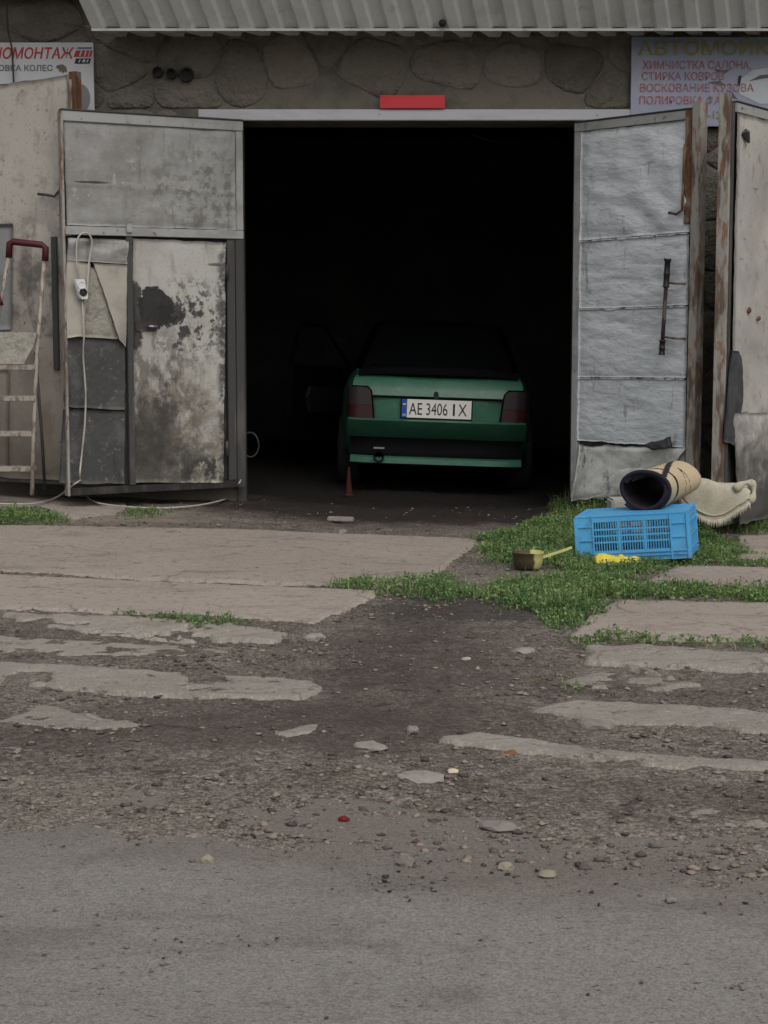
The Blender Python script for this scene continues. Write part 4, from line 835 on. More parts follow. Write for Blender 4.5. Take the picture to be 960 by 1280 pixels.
for z in (.025, .045, .196, .12):
    mb = MB(); 
    if z < .06: mb.box(-.004, CW + .004, -.008, -.0005, z, z + .006)
    else:
        mb.box(.013, .0895, -.007, -.0005, z, z + .006); mb.build('rib', M['blue'], cr)
        mb = MB(); mb.box(CW - .0895, CW - .013, -.007, -.0005, z, z + .006)
    mb.build('rib', M['blue'], cr); mb = MB(); mb.box(CW + .0005, CW + .008, .0, CD, z, z + .006); mb.build('rib', M['blue'], cr)
for x in (.0955, CW - .0955):
    mb = MB(); mb.box(x - .005, x + .005, -.0085, -.0006, .0, CH - .013); mb.build('rib', M['blue'], cr)
for y in (.03, CD - .03):
    mb = MB(); mb.box(CW + .0005, CW + .009, y - .005, y + .005, .0, CH - .013); mb.build('rib', M['blue'], cr)
mb = MB(); mb.box(CW - .012, CW + .010, -.010, .006, .0, CH - .013, bev=.003); mb.build('corner_post', M['blue'], cr)
mb = MB(); mb.box(-.010, .012, -.010, .006, .0, CH - .013, bev=.003); mb.build('corner_post', M['blue'], cr)

# ------------------------------------------------------------------ pale block, rug, bath mat
mb = MB(); bc = G(765, 672)
bz = float(gz(1.7, 10.45)); mb.box(0, .50, 0, .19, 0, .285, bev=.012)
o = mb.build('concrete_block', M['whiteblock']); o.location = (P(765, 640, 10.42).x, 10.42, bz); o.rotation_euler = (0, 0, R(3)); tag(o, 'pale concrete block standing behind the blue crate', 'block')
# rug: a carpet rolled into a spiral tube
FA = P(806, 613, 9.66); FB = P(849, 597, 10.28)
axis = (FB - FA); RL = axis.length
rugE = empty('rolled_rug', tuple(FA)); rugE.rotation_euler = axis.to_track_quat('X', 'Z').to_euler()
tag(rugE, 'cream and black rug rolled into a tube lying on the blue crate', 'rug')
TH0, TH1 = 0.4, 0.4 + 2 * math.pi * 1.82; NT, NX = 150, 64
def rr_(a): return 0.098 + 0.0155 * (a - TH0) / (2 * math.pi)
mbv = []; mbf = []; mbm = []
for side in (0, 1):
    for i in range(NT + 1):
        a = TH0 + (TH1 - TH0) * i / NT; r_ = rr_(a) + (0.010 if side else 0)
        for k in range(NX + 1):
            t = k / NX; x = t * RL; sag = 1 - .12 * t
            wob = 1 + .03 * math.sin(a * 3 + t * 4)
            mbv.append((x + 0.012 * math.sin(a * 1.3), math.cos(a) * r_ * 1.16 * sag * wob, math.sin(a) * r_ * .90 * sag * wob))
nn_ = (NT + 1) * (NX + 1)
def vid(s_, i, k): return s_ * nn_ + i * (NX + 1) + k
for s_ in (0, 1):
    for i in range(NT):
        for k in range(NX):
            f = (vid(s_, i, k), vid(s_, i + 1, k), vid(s_, i + 1, k + 1), vid(s_, i, k + 1)); mbf.append(f if s_ == 0 else f[::-1])
            t = (k + .5) / NX; e = (NT - i) / NT
            dark = 0
            if s_ == 1:
                cv = .20 + .05 * math.sin(e * 7)
                if t < .03 or e < .022 or abs(t - cv) < .026 or abs(e - .30 - .10 * (t - .2)) < .011 or (.50 < t < .66 and abs(e - .17 - .12 * math.sin((t - .5) * 20)) < .012): dark = 1
            else: dark = 0 if (.12 < t < .8 and e > .80) else 1
            mbm.append(dark)
for i in range(NT):
    for k in (0, NX): mbf.append((vid(0, i, k), vid(0, i + 1, k), vid(1, i + 1, k), vid(1, i, k))); mbm.append(1)
for i in (0, NT):
    for k in range(NX): mbf.append((vid(0, i, k), vid(0, i, k + 1), vid(1, i, k + 1), vid(1, i, k))); mbm.append(1)
np_mesh('pile', mbv, mbf, [M['rug_cream'], M['rug_dark']], rugE, smooth=True, midx=mbm)
# dark binding round the near end
mb = MB(); pts = []
for i in range(NT + 1):
    a = TH0 + (TH1 - TH0) * i / NT; r_ = rr_(a) + .005; wob = 1 + .03 * math.sin(a * 3); pts.append((-.004 + 0.012 * math.sin(a * 1.3), math.cos(a) * r_ * 1.16 * wob, math.sin(a) * r_ * .90 * wob))
mb.tube(pts, .0125, 8); mb.build('binding', M['rug_dark'], rugE, smooth=True)

# bath mat: draped over the block, fringe along the hanging edge
TY = 10.36
mt = tag(empty('bath_mat', tuple(P(890, 655, TY))), 'cream fringed bath mat draped over the block beside the rolled rug', 'mat'); IM = Vector(mt.location)
NU, NV = 34, 34
TXL, TXR, TZ = P(838, 604, TY).x, P(942, 601, TY).x, P(890, 603, TY).z
tv = []; ends = []
for j in range(NV):
    v_ = j / (NV - 1)
    for i in range(NU):
        u_ = i / (NU - 1); x = TXL + (TXR - TXL) * u_
        sag = math.sin(math.pi * min(1, u_ * 1.02)) ** .8
        drop = 0.060 + 0.175 * sag                 # hanging length at this place
        back = 0.20 - .05 * u_
        s_ = v_ * (back + drop)
        droop = .02 * math.sin(u_ * 5) - .05 * max(0, u_ - .85) / .15 * v_
        if s_ < back: y = TY + back - s_; z = TZ + droop - 0.012 * sag + .006 * math.sin(u_ * 17 + s_ * 30)
        else:
            e = s_ - back; rr2 = .03
            y = TY - rr2 * (1 - math.exp(-e / rr2)) - .012 * math.sin(u_ * 14 + e * 8); z = TZ + droop - 0.012 * sag - max(0, e - .01)
        xx = x - (.05 * (v_) * (u_ - .5)) + .008 * math.sin(v_ * 9 + u_ * 3)
        tv.append(Vector((xx, y, z)) - IM)
        if j == NV - 1: ends.append(tv[-1])
tf = grid_faces(NV, NU); n0 = len(tv); tv2 = [q + Vector((0, .008, -.008)) for q in tv]
np_mesh('cloth', np.array([tuple(q) for q in tv + tv2]), np.vstack([tf, tf[:, ::-1] + n0]), M['towel'], mt, smooth=True)
fg = MB()
for k in range(110):
    t = k / 109 * (NU - 1); i = min(int(t), NU - 2); p = ends[i].lerp(ends[i + 1], t - i)
    l_ = .030 + .015 * random.random(); dx = random.uniform(-.008, .008)
    for off in (0,): fg.tube([p + Vector((0, -.004, .004)), p + Vector((dx * .5, -.008 + random.uniform(-.003, .003), -l_ * .5)), p + Vector((dx, -.006, -l_))], [.0045, .004, .002], 5)
fg.build('fringe', M['towel'], mt, smooth=True)['kind'] = 'stuff'
hem = MB(); hem.tube([e + Vector((0, -.004, .030)) for e in ends], .006, 6); hem.build('hem', M['towel'], mt, smooth=True)
rollc = MB(); pr_ = [P(918, 612, TY - .02) - IM, P(930, 604, TY) - IM, P(940, 605, TY + .01) - IM, P(942, 618, TY - .01) - IM, P(936, 628, TY - .02) - IM]; rollc.tube(smooth_path(pr_, 4), [.02 + .008 * math.sin(k) for k in range(17)], 8); rollc.build('folded_corner', M['towel'], mt, smooth=True)

# ------------------------------------------------------------------ dipper and yellow cloth
dp = G(661, 716); dipE = tag(empty('dipper', (dp.x, dp.y + .06, float(gz(dp.x, dp.y + .06)) + .012), R(4)), 'grimy pale yellow dipper with straight handle lying in the weeds', 'dipper')
mb = MB(); prf = [(0.001, .004), (.055, .0), (.072, .012), (.080, .05), (.084, .088), (.086, .090), (.086, .094), (.081, .094), (.077, .05), (.068, .016), (.001, .010)]
mb.lathe(prf, (0, 0, 0), 28); mb.build('bowl', M['pot'], dipE, smooth=True)
mb = MB(); mb.loft([[Vector((x, y * w_, z0 + zz)) for y, zz in ((-1, -.006), (-1, .006), (1, .006), (1, -.006))] for x, w_, z0 in ((.075, .016, .062), (.10, .013, .070), (.17, .011, .092), (.23, .010, .112), (.238, .006, .114))])
mb.build('handle', M['pot_yellow'], dipE)
yc = G(772, 708); NU, NV = 60, 32; yv = []
for j in range(NV):
    for i in range(NU):
        u_, v_ = i / (NU - 1) * 2 - 1, j / (NV - 1) * 2 - 1; x, y = u_ * .125, v_ * .075
        e = max(0, 1 - abs(u_) ** 4) * max(0, 1 - abs(v_) ** 4)
        h = .040 * e ** .35 * (.55 + .9 * float(fbm(x, y, 22, 4, 300))) + .008 * math.sin(x * 75 + 5 * v_ + 6 * float(fbm(x, y, 12, 2, 305))) * e
        yv.append((x * (1 + .1 * float(fbm(x, y, 9, 2, 301))), y, max(h, -.004) - .004))
o = np_mesh('folded_cloth', yv, grid_faces(NV, NU), M['yellow'], smooth=True); o.location = (yc.x, yc.y + .05, float(gz(yc.x, yc.y)) + .026); o.rotation_euler = (0, 0, R(6)); tag(o, 'crumpled bright yellow cloth on the grass before the blue crate', 'cloth')

# ------------------------------------------------------------------ green car
CY = 13.0; cc = P(543, 500, CY)
car = empty('parked_car', (cc.x, CY, float(gz(cc.x, CY)) - 0.02)); car.rotation_euler = (0, R(1.9), R(-1.0))
tag(car, 'green car parked in the dark garage, rear plate AE 3406 IX', 'car')
z0c = car.location.z
def cz(py): return P(543, py, CY).z - z0c
def cx(px): return P(px, 500, CY).x - cc.x
def half(pts): return [Vector(p) for p in pts] + [Vector((-p[0], p[1], p[2])) for p in pts[::-1]]
zT, zLed, zB0, zB1, zB2, zB3, zB4 = cz(470), cz(497), cz(525), cz(549), cz(568), cz(571), cz(582)
hw = (cx(655) - cx(431)) / 2
secs = []
for y, w_, zb, zs, zt_, c_ in ((.105, hw - .01, .36, zLed + .03, zT - .03, .0), (.15, hw + .0, .32, zLed + .05, zT - .008, .006), (.30, hw + .03, .24, zLed + .08, zT, .012), (.9, hw + .07, .20, .86, zT + .01, .015), (2.0, hw + .09, .18, .86, zT + .01, .015),
                               (2.9, hw + .08, .18, .83, .90, .02), (3.6, hw + .03, .22, .72, .80, .02), (3.9, hw - .06, .26, .62, .70, .02)):
    secs.append(half([(.85 * w_, y, zb), (w_, y, zb + .10), (w_ + .012, y, .55), (w_, y, zs - .10), (.955 * w_, y, zs), (.87 * w_, y, zt_), (.45 * w_, y, zt_ + c_)]))
mb = MB(); mb.loft(secs); mb.build('body', M['car_green'], car, smooth=True, angle=35)
mb = MB()                                         # boot lid, upper face leaning to the sky
def lidrow(z, y, w_): return [Vector((w_ * s_, y + .022 * s_ ** 4, z)) for s_ in np.linspace(-1, 1, 17)]
xl_ = hw - .035
mb.loft([lidrow(zT + .004, .13, xl_ - .05), lidrow(zT - .016, .094, xl_ - .018), lidrow(zT - .05, .062, xl_), lidrow(zLed + .02, .018, xl_ + .01), lidrow(zLed + .004, .012, xl_ + .01), lidrow(zLed - .004, .030, xl_)], False, False)
lid = mb.build('boot_lid', M['car_green'], car, smooth=True, angle=50)
mb = MB(); mb.loft([lidrow(zLed - .006, .030, hw - .18), lidrow(zB0 - .01, .034, hw - .18)], False, False); mb.build('plate_panel', M['car_green'], lid, smooth=True)
mb = MB(); mb.box(-hw + .19, hw - .19, .022, .029, zLed - .013, zLed - .003); mb.build('shut_line', M['car_black'], lid)
mb = MB(); q0 = cx(541); mb.lathe([(0, -.006), (.012, -.006), (.018, 0), (.018, .02)], (q0, .006, (cz(488) + cz(499)) / 2 + .006), 14, 'Y'); mb.box(q0 - .017, q0 + .017, .0, .02, cz(500), cz(493)); mb.build('boot_lock', M['black_plastic'], lid, smooth=True, angle=40)
for s_ in (-1, 1):                                # tail lights: trapezoid wrapped round the corner
    o_in, o_out = hw - .175, hw + .004
    zt2, zb2 = cz(486), cz(525)
    def lrow(z, cut): return [Vector((s_ * x, y, z)) for x, y in ((o_in - cut, .012), ((o_in + o_out) / 2, .014), (o_out - .03, .024), (o_out, .06), (o_out + .012, .20))]
    zmid = zb2 + .42 * (zt2 - zb2)
    mb = MB(); mb.loft([lrow(zmid, .012), lrow(zt2 - .02, -.006), lrow(zt2 - .002, -.03)], False, False); lmp = mb.build('tail_light', M['lamp_smoke'], car, smooth=True, angle=50)
    mb = MB(); mb.loft([lrow(zb2, .018), lrow(zmid - .002, .012)], False, False); mb.build('lower_lens', M['lamp_red'], lmp, smooth=True, angle=50)
    mb = MB(); mb.tube([Vector((s_ * (o_in - .022), .012, zb2 - .004)), Vector((s_ * (o_in - .012), .010, zmid)), Vector((s_ * (o_in + .002), .010, zt2 - .03)), Vector((s_ * (o_in + .03), .012, zt2)), Vector((s_ * (o_out - .03), .026, zt2 + .001))], .006, 6); mb.build('gasket', M['car_black'], lmp, smooth=True)
def brow(z, y, w_): return [Vector((w_ * s_, y + .05 * abs(s_) ** 6, z)) for s_ in np.linspace(-1, 1, 21)]
mb = MB(); mb.loft([brow(zB0 + .0, .03, hw), brow(zB0 - .004, -.065, hw - .01), brow(zB0 - .012, -.085, hw), brow(zB1 + .105, -.060, hw), brow(zB1 + .04, .005, hw), brow(zB1, .055, hw)], False, False); bp = mb.build('rear_bumper', M['car_green'], car, smooth=True, angle=60)
mb = MB(); mb.loft([brow(zB1 - .002, .054, hw - .005), brow(zB1 - .02, .06, hw - .02), brow(zB3 + .012, .06, hw - .02), brow(zB3, -.04, hw - .02)], False, False); mb.build('bumper_inset', M['car_black'], bp, smooth=True)
mb = MB(); mb.loft([brow(zB3 - .001, -.06, hw - .03), brow(zB3 - .012, -.095, hw - .03), brow(zB4 + .015, -.10, hw - .03), brow(zB4, -.06, hw - .04), brow(zB4 + .002, .05, hw - .06)], False, False); mb.build('bumper_lip', M['car_green'], bp, smooth=True, angle=50)
ex = cx(472); mb = MB(); mb.lathe([(.034, .3), (.036, -.14), (.040, -.142), (.040, -.12), (.030, -.12), (.030, .2)], (ex, 0, cz(572)), 18, 'Y'); mb.build('exhaust_pipe', M['car_black'], car, smooth=True)
mb = MB(); mb.box(ex - .04, ex + .04, -.108, -.098, cz(562), cz(560)); mb.build('exhaust_trim', M['chrome'], car)
pz0, pz1 = cz(523), cz(500); pw = .262; pcx = cx(542)
mb = MB(); mb.box(pcx - pw - .008, pcx + pw + .008, .006, .020, pz0 - .008, pz1 + .004, bev=.003); pt = mb.build('number_plate', M['car_black'], car)
mb = MB(); mb.box(pcx - pw + .04, pcx + pw, .001, .0058, pz0, pz1); mb.build('plate_field', M['plate_white'], pt)
mb = MB(); mb.box(pcx - pw, pcx - pw + .0395, .001, .0058, pz0, pz1); mb.build('plate_band', M['plate_blue'], pt)
mb = MB(); mb.box(pcx - pw + .008, pcx - pw + .032, -.0005, .0008, pz1 - .045, pz1 - .032); mb.build('plate_flag', M['plate_yellow'], pt)
lettering(pt, 'UA', pcx - pw + .008, pcx - pw + .032, pz0 + .012, .018, -.0005, M['plate_white'], .01)
cap = (pz1 - pz0) * .68; zb_ = pz0 + (pz1 - pz0) * .17
lettering(pt, 'AE', pcx - pw + .055, pcx - pw + .155, zb_, cap, -.0012, M['ink_black'], .0)
lettering(pt, '3406', pcx - pw + .185, pcx - pw + .345, zb_, cap, -.0012, M['ink_black'], .0)
lettering(pt, 'I', pcx - pw + .385, pcx - pw + .400, zb_, cap, -.0012, M['ink_black'], .0)
lettering(pt, 'X', pcx - pw + .425, pcx - pw + .490, zb_, cap, -.0012, M['ink_black'], .0)
zs0, zs1 = cz(471), cz(459)                       # spoiler
mb = MB(); secs = []
for s_ in np.linspace(-1, 1, 17):
    x = s_ * (hw - .07); drop = .045 * abs(s_) ** 4; yb = .06 + .05 * s_ * s_
    secs.append([Vector((x, yb - .02, zs0 + .012 - drop * .5)), Vector((x, yb - .025, zs1 - .014 - drop)), Vector((x, yb, zs1 - drop)), Vector((x, yb + .14, zs1 - .012 - drop)), Vector((x, yb + .15, zs0 - .02)), Vector((x, yb + .03, zs0 - .012))])
mb.loft(secs); mb.build('spoiler', M['car_black'], car, smooth=True, angle=50)
belt = zT + .012                                  # greenhouse
ring_b = [(-.60, .62), (.60, .62), (.67, 1.2), (.67, 2.75), (.55, 3.0), (-.55, 3.0), (-.67, 2.75), (-.67, 1.2)]
ring_t = [(-.46, 1.18), (.46, 1.18), (.53, 1.4), (.53, 2.25), (.44, 2.4), (-.44, 2.4), (-.53, 2.25), (-.53, 1.4)]
mb = MB(); mb.loft([[Vector((x, y, belt)) for x, y in ring_b], [Vector((x, y, 1.30)) for x, y in ring_t], [Vector((x * .8, 1.8 + (y - 1.8) * .8, 1.335)) for x, y in ring_t]]); mb.build('roof', M['car_black'], car)
mb = MB(); a, b = Vector((0, .62, belt)), Vector((0, 1.18, 1.30)); mb.add([Vector((-.54, 0, 0)) + a.lerp(b, .10) + Vector((0, -.006, .004)), Vector((.54, 0, 0)) + a.lerp(b, .10) + Vector((0, -.006, .004)), Vector((.43, 0, 0)) + a.lerp(b, .9) + Vector((0, -.006, .004)), Vector((-.43, 0, 0)) + a.lerp(b, .9) + Vector((0, -.006, .004))], [(0, 1, 2, 3)]); mb.build('rear_window', M['car_glass'], car)
mb = MB(); mb.add([Vector((-.50, 2.995, belt + .03)), Vector((.50, 2.995, belt + .03)), Vector((.41, 2.43, 1.28)), Vector((-.41, 2.43, 1.28))], [(0, 1, 2, 3)]); o = mb.build('windscreen', M['car_glass'], car); o.location = (0, .01, .01)
for s_ in (-1, 1):
    for y0, y1 in ((1.25, 1.75), (1.8, 2.6)):
        mb = MB(); t0, t1 = .08, .88
        f_ = lambda y, t: Vector((s_ * (.67 + (.53 - .67) * t + .006), y + (0.1 if y < 1.5 else -.12 if y > 2.5 else 0) * t, belt + (1.30 - belt) * t))
        mb.add([f_(y0, t0), f_(y1, t0), f_(y1, t1), f_(y0, t1)], [(0, 1, 2, 3)]); mb.build('side_window', M['car_glass'], car)
    for y in (.72, 3.15):
        wx = s_ * (hw + .0)
        mb = MB(); mb.lathe([(.17, -.09), (.26, -.085), (.285, -.06), (.285, .06), (.26, .085), (.17, .09)], (wx, y, .285 + (.02)), 28, 'X'); ty = mb.build('wheel', M['tyre'], car, smooth=True, angle=40)
        mb = MB(); mb.lathe([(.17, s_ * .07), (.14, s_ * .05), (.05, s_ * .06), (.001, s_ * .07)], (wx, y, .305), 24, 'X'); mb.build('rim', M['rim'], ty, smooth=True)
# front door standing open on the left
de = Matrix.Translation((-hw - .08, 2.55, 0)) @ Matrix.Rotation(R(-28), 4, 'Z')
def dpt(l, o_, z): return de @ Vector((o_, -l, z))  # l back from hinge
mb = MB(); mb.prism([dpt(l, 0, z) for l, z in ((0, .30), (0, belt - .05), (1.05, belt), (1.08, .5), (.95, .28))], (0, 0, 0), (.05, 0, 0)); dr = mb.build('open_door', M['car_black'], car)
mb = MB(); mb.tube([dpt(.04, .02, belt - .04), dpt(.55, .04, 1.26), dpt(.95, .05, 1.28), dpt(1.04, .02, belt)], .018, 6); mb.build('window_frame', M['car_black'], dr)
mb = MB(); mb.prism([dpt(l, .05, z) for l, z in ((.25, .52), (.2, .66), (.3, .72), (.8, .74), (.85, .66), (.8, .52))], (0, 0, 0), (.03, 0, 0)); mb.build('door_pocket', M['black_plastic'], dr)
# small red stand on the floor
cn = P(436, 625, 12.62); mb = MB(); mb.lathe([(.036, 0), (.036, .008), (.028, .012), (.012, .15), (.008, .21), (.001, .212)], (0, 0, 0), 14)
o = mb.build('cone_stand', M['cone_red'], smooth=True, angle=40); o.location = (cn.x, 12.62, float(gz(cn.x, 12.62)) + .02); tag(o, 'small dull red cone on the dark floor left of the car', 'cone')
# hose coil inside the left jamb, wire under the ceiling
hc = P(313, 556, 12.55); mb = MB(); mb.tube([(hc.x + .06 * math.cos(t), 12.53 + .004 * t, hc.z + .09 * math.sin(t)) for t in np.linspace(0, 6.28 * 2, 50)], .006, 6)
tag(mb.build('hose_loop', M['cord_dark'], smooth=True), 'thin grey loop hanging inside the left gate jamb', 'hose')
mb = MB(); mb.tube([P(590, 168, 12.6), P(606, 174, 12.7), P(640, 181, 12.9), P(690, 184, 13.4)], .004, 6)
tag(mb.build('ceiling_wire', M['cord_dark'], smooth=True), 'thin wire strung across the dark top of the gateway', 'wire')

# ------------------------------------------------------------------ loose stones, litter
def rock(name, px, py, sx, sy, sz, mat, label, cat, seed, flatn=1.0):
    bm = bmesh.new(); bmesh.ops.create_icosphere(bm, subdivisions=2, radius=1.0); rr3 = random.Random(seed)
    for v in bm.verts:
        k = 1 + .28 * (float(vnoise(v.co.x * 1.7 + seed, v.co.y * 1.7 + v.co.z * 2.1, seed)) - .5) * 2
        v.co = Vector((v.co.x * sx * k, v.co.y * sy * k, max(-.45, v.co.z) * sz * k))
    me = bpy.data.meshes.new(name); bm.to_mesh(me); bm.free(); me.materials.append(M[mat])
    o = bpy.data.objects.new(name, me); COL.objects.link(o); p = G(px, py)
    o.location = (p.x, p.y, float(ground_z(np.array(p.x), np.array(p.y))) + .2 * sz); 
    if p.y < float(road_edge(p.x)) + .42: o.location.z = max(o.location.z, p.z + .012 + .3 * sz)
    o.rotation_euler = (0, 0, rr3.uniform(0, 3) if sx == sy else rr3.uniform(-.2, .2)); return tag(o, label, cat)
for i, a in enumerate([
    ('loose_stone', 746, 912, .058, .05, .022, 'stone_pale', 'pale flat stone just below the long broken concrete edge at right', 'stone'),
    ('loose_stone', 527, 977, .075, .07, .012, 'stone_pale', 'wide flat grey stone sunk in the gravel left of the pale scrap', 'stone'),
    ('loose_stone', 622, 1041, .055, .035, .014, 'stone_pale', 'thin pale stone sliver in the gravel right of centre near the road', 'stone'),
    ('loose_stone', 463, 938, .055, .06, .014, 'stone_pale', 'flat grey stone in the gravel right of the small slab fragment', 'stone'),
    ('loose_stone', 506, 1086, .022, .018, .020, 'stone_pale', 'pinkish grey round stone alone on the edge of the asphalt', 'stone'),
    ('loose_stone', 632, 1092, .022, .018, .014, 'pebble', 'dark stone on the asphalt edge right of the pinkish one', 'stone'),
    ('loose_stone', 684, 1101, .022, .016, .011, 'pebble', 'dark flat stone on the asphalt edge, farthest right of three there', 'stone'),
    ('loose_stone', 393, 800, .05, .05, .022, 'stone_pale', 'pale stone at the broken tip of the upper left concrete strip', 'stone'),
    ('loose_stone', 516, 917, .022, .03, .02, 'stone_pale', 'small pale round stone in the gravel above the concrete edge', 'stone'),
    ('loose_stone', 428, 668, .035, .05, .022, 'stone_pale', 'white stone on the dark soil at the gateway threshold', 'stone'),
    ('loose_stone', 260, 1083, .017, .015, .012, 'pebble', 'dark clod with pale chip on the left asphalt', 'stone'),
    ('loose_stone', 838, 1133, .013, .012, .008, 'stone_pale', 'tiny pale stone on the asphalt at right', 'stone'),
    ('loose_stone', 655, 818, .05, .05, .016, 'stone_pale', 'flat pale stone in the dark gravel below the weeds', 'stone'),
    ('bottle_cap', 430, 1031, .016, .014, .010, 'litter_red', 'small glossy dark red scrap on the gravel edge', 'litter'),
    ('paper_scrap', 566, 968, .017, .018, .009, 'litter_pale', 'tiny cream scrap in the gravel below the concrete edge', 'litter'),
    ('paper_scrap', 583, 830, .018, .03, .006, 'whiteblock', 'tiny white scrap in the middle of the dark gravel', 'litter'),
    ('dry_leaf', 639, 945, .020, .022, .008, 'litter_orange', 'orange brown dry leaf under the long concrete edge', 'leaf')]):
    rock(*a, seed=400 + i * 7)
p = G(426, 654); mb = MB(); mb.box(-.085, .085, -.02, .02, 0, .03, bev=.006); o = mb.build('wood_offcut', M['stone_pale']); o.location = (p.x, p.y, p.z + .012); o.rotation_euler = (0, 0, R(-12)); tag(o, 'short pale offcut lying on the dark soil before the gateway', 'offcut')

# gravel: uncountable pebbles, one object
def scatter(n, gen_mask, smin, smax, seed, pw=3.0, flatz=.55, y0=3.0, y1=12.2):
    rng = np.random.default_rng(seed); y = rng.uniform(y0, y1, n * 4); hwid = y * .235 + .15; x = rng.uniform(-1, 1, n * 4) * 3.0
    ok = np.abs(x) < hwid; x, y = x[ok], y[ok]; m_ = gen_mask(x, y); ok = rng.uniform(0, 1, len(x)) < m_; x, y = x[ok][:n], y[ok][:n]
    s = smin + (smax - smin) * rng.uniform(0, 1, len(x)) ** pw; return x, y, s, rng
def slabmask(x, y):
    d = np.full(x.shape, -9.0)
    for poly, l, wv, m_ in SLABS: d = np.maximum(d, sdf(poly, x, y) - (.02 if wv > .5 else 0))
    return d
OCT_V = np.array([(1, 0, 0), (-1, 0, 0), (0, 1, 0), (0, -1, 0), (0, 0, 1), (0, 0, -.6), (.62, .62, .45), (-.62, .62, .45), (-.62, -.62, .45), (.62, -.62, .45)])
OCT_F = np.array([(0, 6, 9), (0, 9, 3), (0, 2, 6), (6, 2, 7), (2, 1, 7), (7, 1, 8), (1, 3, 8), (8, 3, 9), (4, 9, 6), (4, 6, 7), (4, 7, 8), (4, 8, 9), (0, 3, 5), (3, 1, 5), (1, 2, 5), (2, 0, 5)])
def pebbles(name, x, y, s, rng, z, mat, flat=.55):
    n = len(x); k = len(OCT_V); a = rng.uniform(0, 6.28, n); ca, sa = np.cos(a), np.sin(a)
    sc_ = s[:, None, None] * rng.uniform(.6, 1.25, (n, 1, 3)) * np.array([1, 1, flat])
    V = OCT_V[None] * (1 + rng.uniform(-.42, .42, (n, k, 1))) * sc_
    W = np.stack([V[..., 0] * ca[:, None] - V[..., 1] * sa[:, None], V[..., 0] * sa[:, None] + V[..., 1] * ca[:, None], V[..., 2]], -1)
    W += np.stack([x, y, z + s * flat * .25], -1)[:, None, :]
    F = OCT_F[None] + (np.arange(n) * k)[:, None, None]
    return np_mesh(name, W.reshape(-1, 3), F.reshape(-1, 3), M[mat])
def gm(x, y):
    rd = y > road_edge(x) + .02; sm = slabmask(x, y)
    dens = np.where(sm > -.01, .012, 1.0) * (0.25 + 1.1 * sstep((fbm(x, y, 1.6, 3, 500) - .35) / .35)) * np.where(y > 10.6, .12, 1)
    rim = np.exp(-((y - road_edge(x) - .15) / .22) ** 2)
    dens = dens * (1 - .6 * np.exp(-((x - .15) / .55) ** 2 - ((y - 7.1) / 1.3) ** 2))
    return np.where(rd, np.clip(dens * (.55 + rim), 0, 1), 0)
def zat(x, y):
    z = ground_z(x, y)
    return z
x, y, s, rng = scatter(52000, gm, .0020, .0165, 1, 9.0)
tag(pebbles('gravel', x, y, s, rng, np.where(y < road_edge(x) + .42, np.maximum(zat(x, y), gz(x, y) + .009), zat(x, y)), 'pebble'), 'loose mixed grey gravel strewn over the dirt', 'gravel', kind='stuff')
def rm(x, y):
    e = road_edge(x) - y; st = sstep((fbm(x, y, 2.2, 4, 510) - .50) / .16)
    return np.where(e > -.05, .010 + .95 * st * sstep((fbm(x + .6 * y, y * 3.0 - .8 * x, 1.6, 3, 520) - .46) / .12) + .35 * np.exp(-(e / .15) ** 2), 0)
x, y, s, rng = scatter(14000, rm, .0011, .0075, 2, 5.5, y0=3.0, y1=5.4)
tag(pebbles('grit', x, y, s, rng, gz(x, y) + .012 + .010 * (fbm(x, y, 1.8, 4, 21) - .5), 'grit', .6), 'dark grit scattered in streaks over the asphalt', 'grit', kind='stuff')

# ------------------------------------------------------------------ weeds
GR = [([(588, 692), (600, 678), (640, 664), (690, 650), (700, 632), (735, 624), (770, 640), (880, 650), (900, 676), (938, 690), (905, 707), (835, 714), (790, 735), (715, 735), (700, 714), (605, 706)], 1.0, .055),
      ([(615, 762), (592, 742), (640, 728), (720, 722), (800, 735), (960, 741), (1100, 746), (1100, 765), (960, 758), (775, 755), (722, 792), (690, 795), (670, 775)], 1.0, .055),
      ([(395, 738), (430, 727), (520, 729), (560, 724), (605, 742), (625, 758), (560, 757), (472, 750)], .85, .06),
      ([(155, 774), (200, 770), (315, 781), (318, 791), (200, 784)], .9, .05), ([(-60, 643), (60, 643), (95, 654), (70, 661), (-60, 660)], 1.0, .06),
      ([(712, 803), (745, 797), (850, 804), (960, 806), (1100, 812), (1100, 822), (960, 816), (850, 812), (720, 812)], .8, .05), ([(670, 858), (690, 850), (742, 866), (700, 873)], .8, .05),
      ([(890, 652), (1060, 650), (1060, 668), (922, 672)], .8, .09), ([(905, 706), (1060, 704), (1060, 716), (850, 712)], .8, .05), ([(150, 644), (200, 640), (215, 648), (170, 655)], .5, .05),
      ([(690, 640), (720, 618), (860, 625), (880, 650), (720, 660)], .8, .11)]
LV = []; LF = []; nb = 0
rng = np.random.default_rng(77)
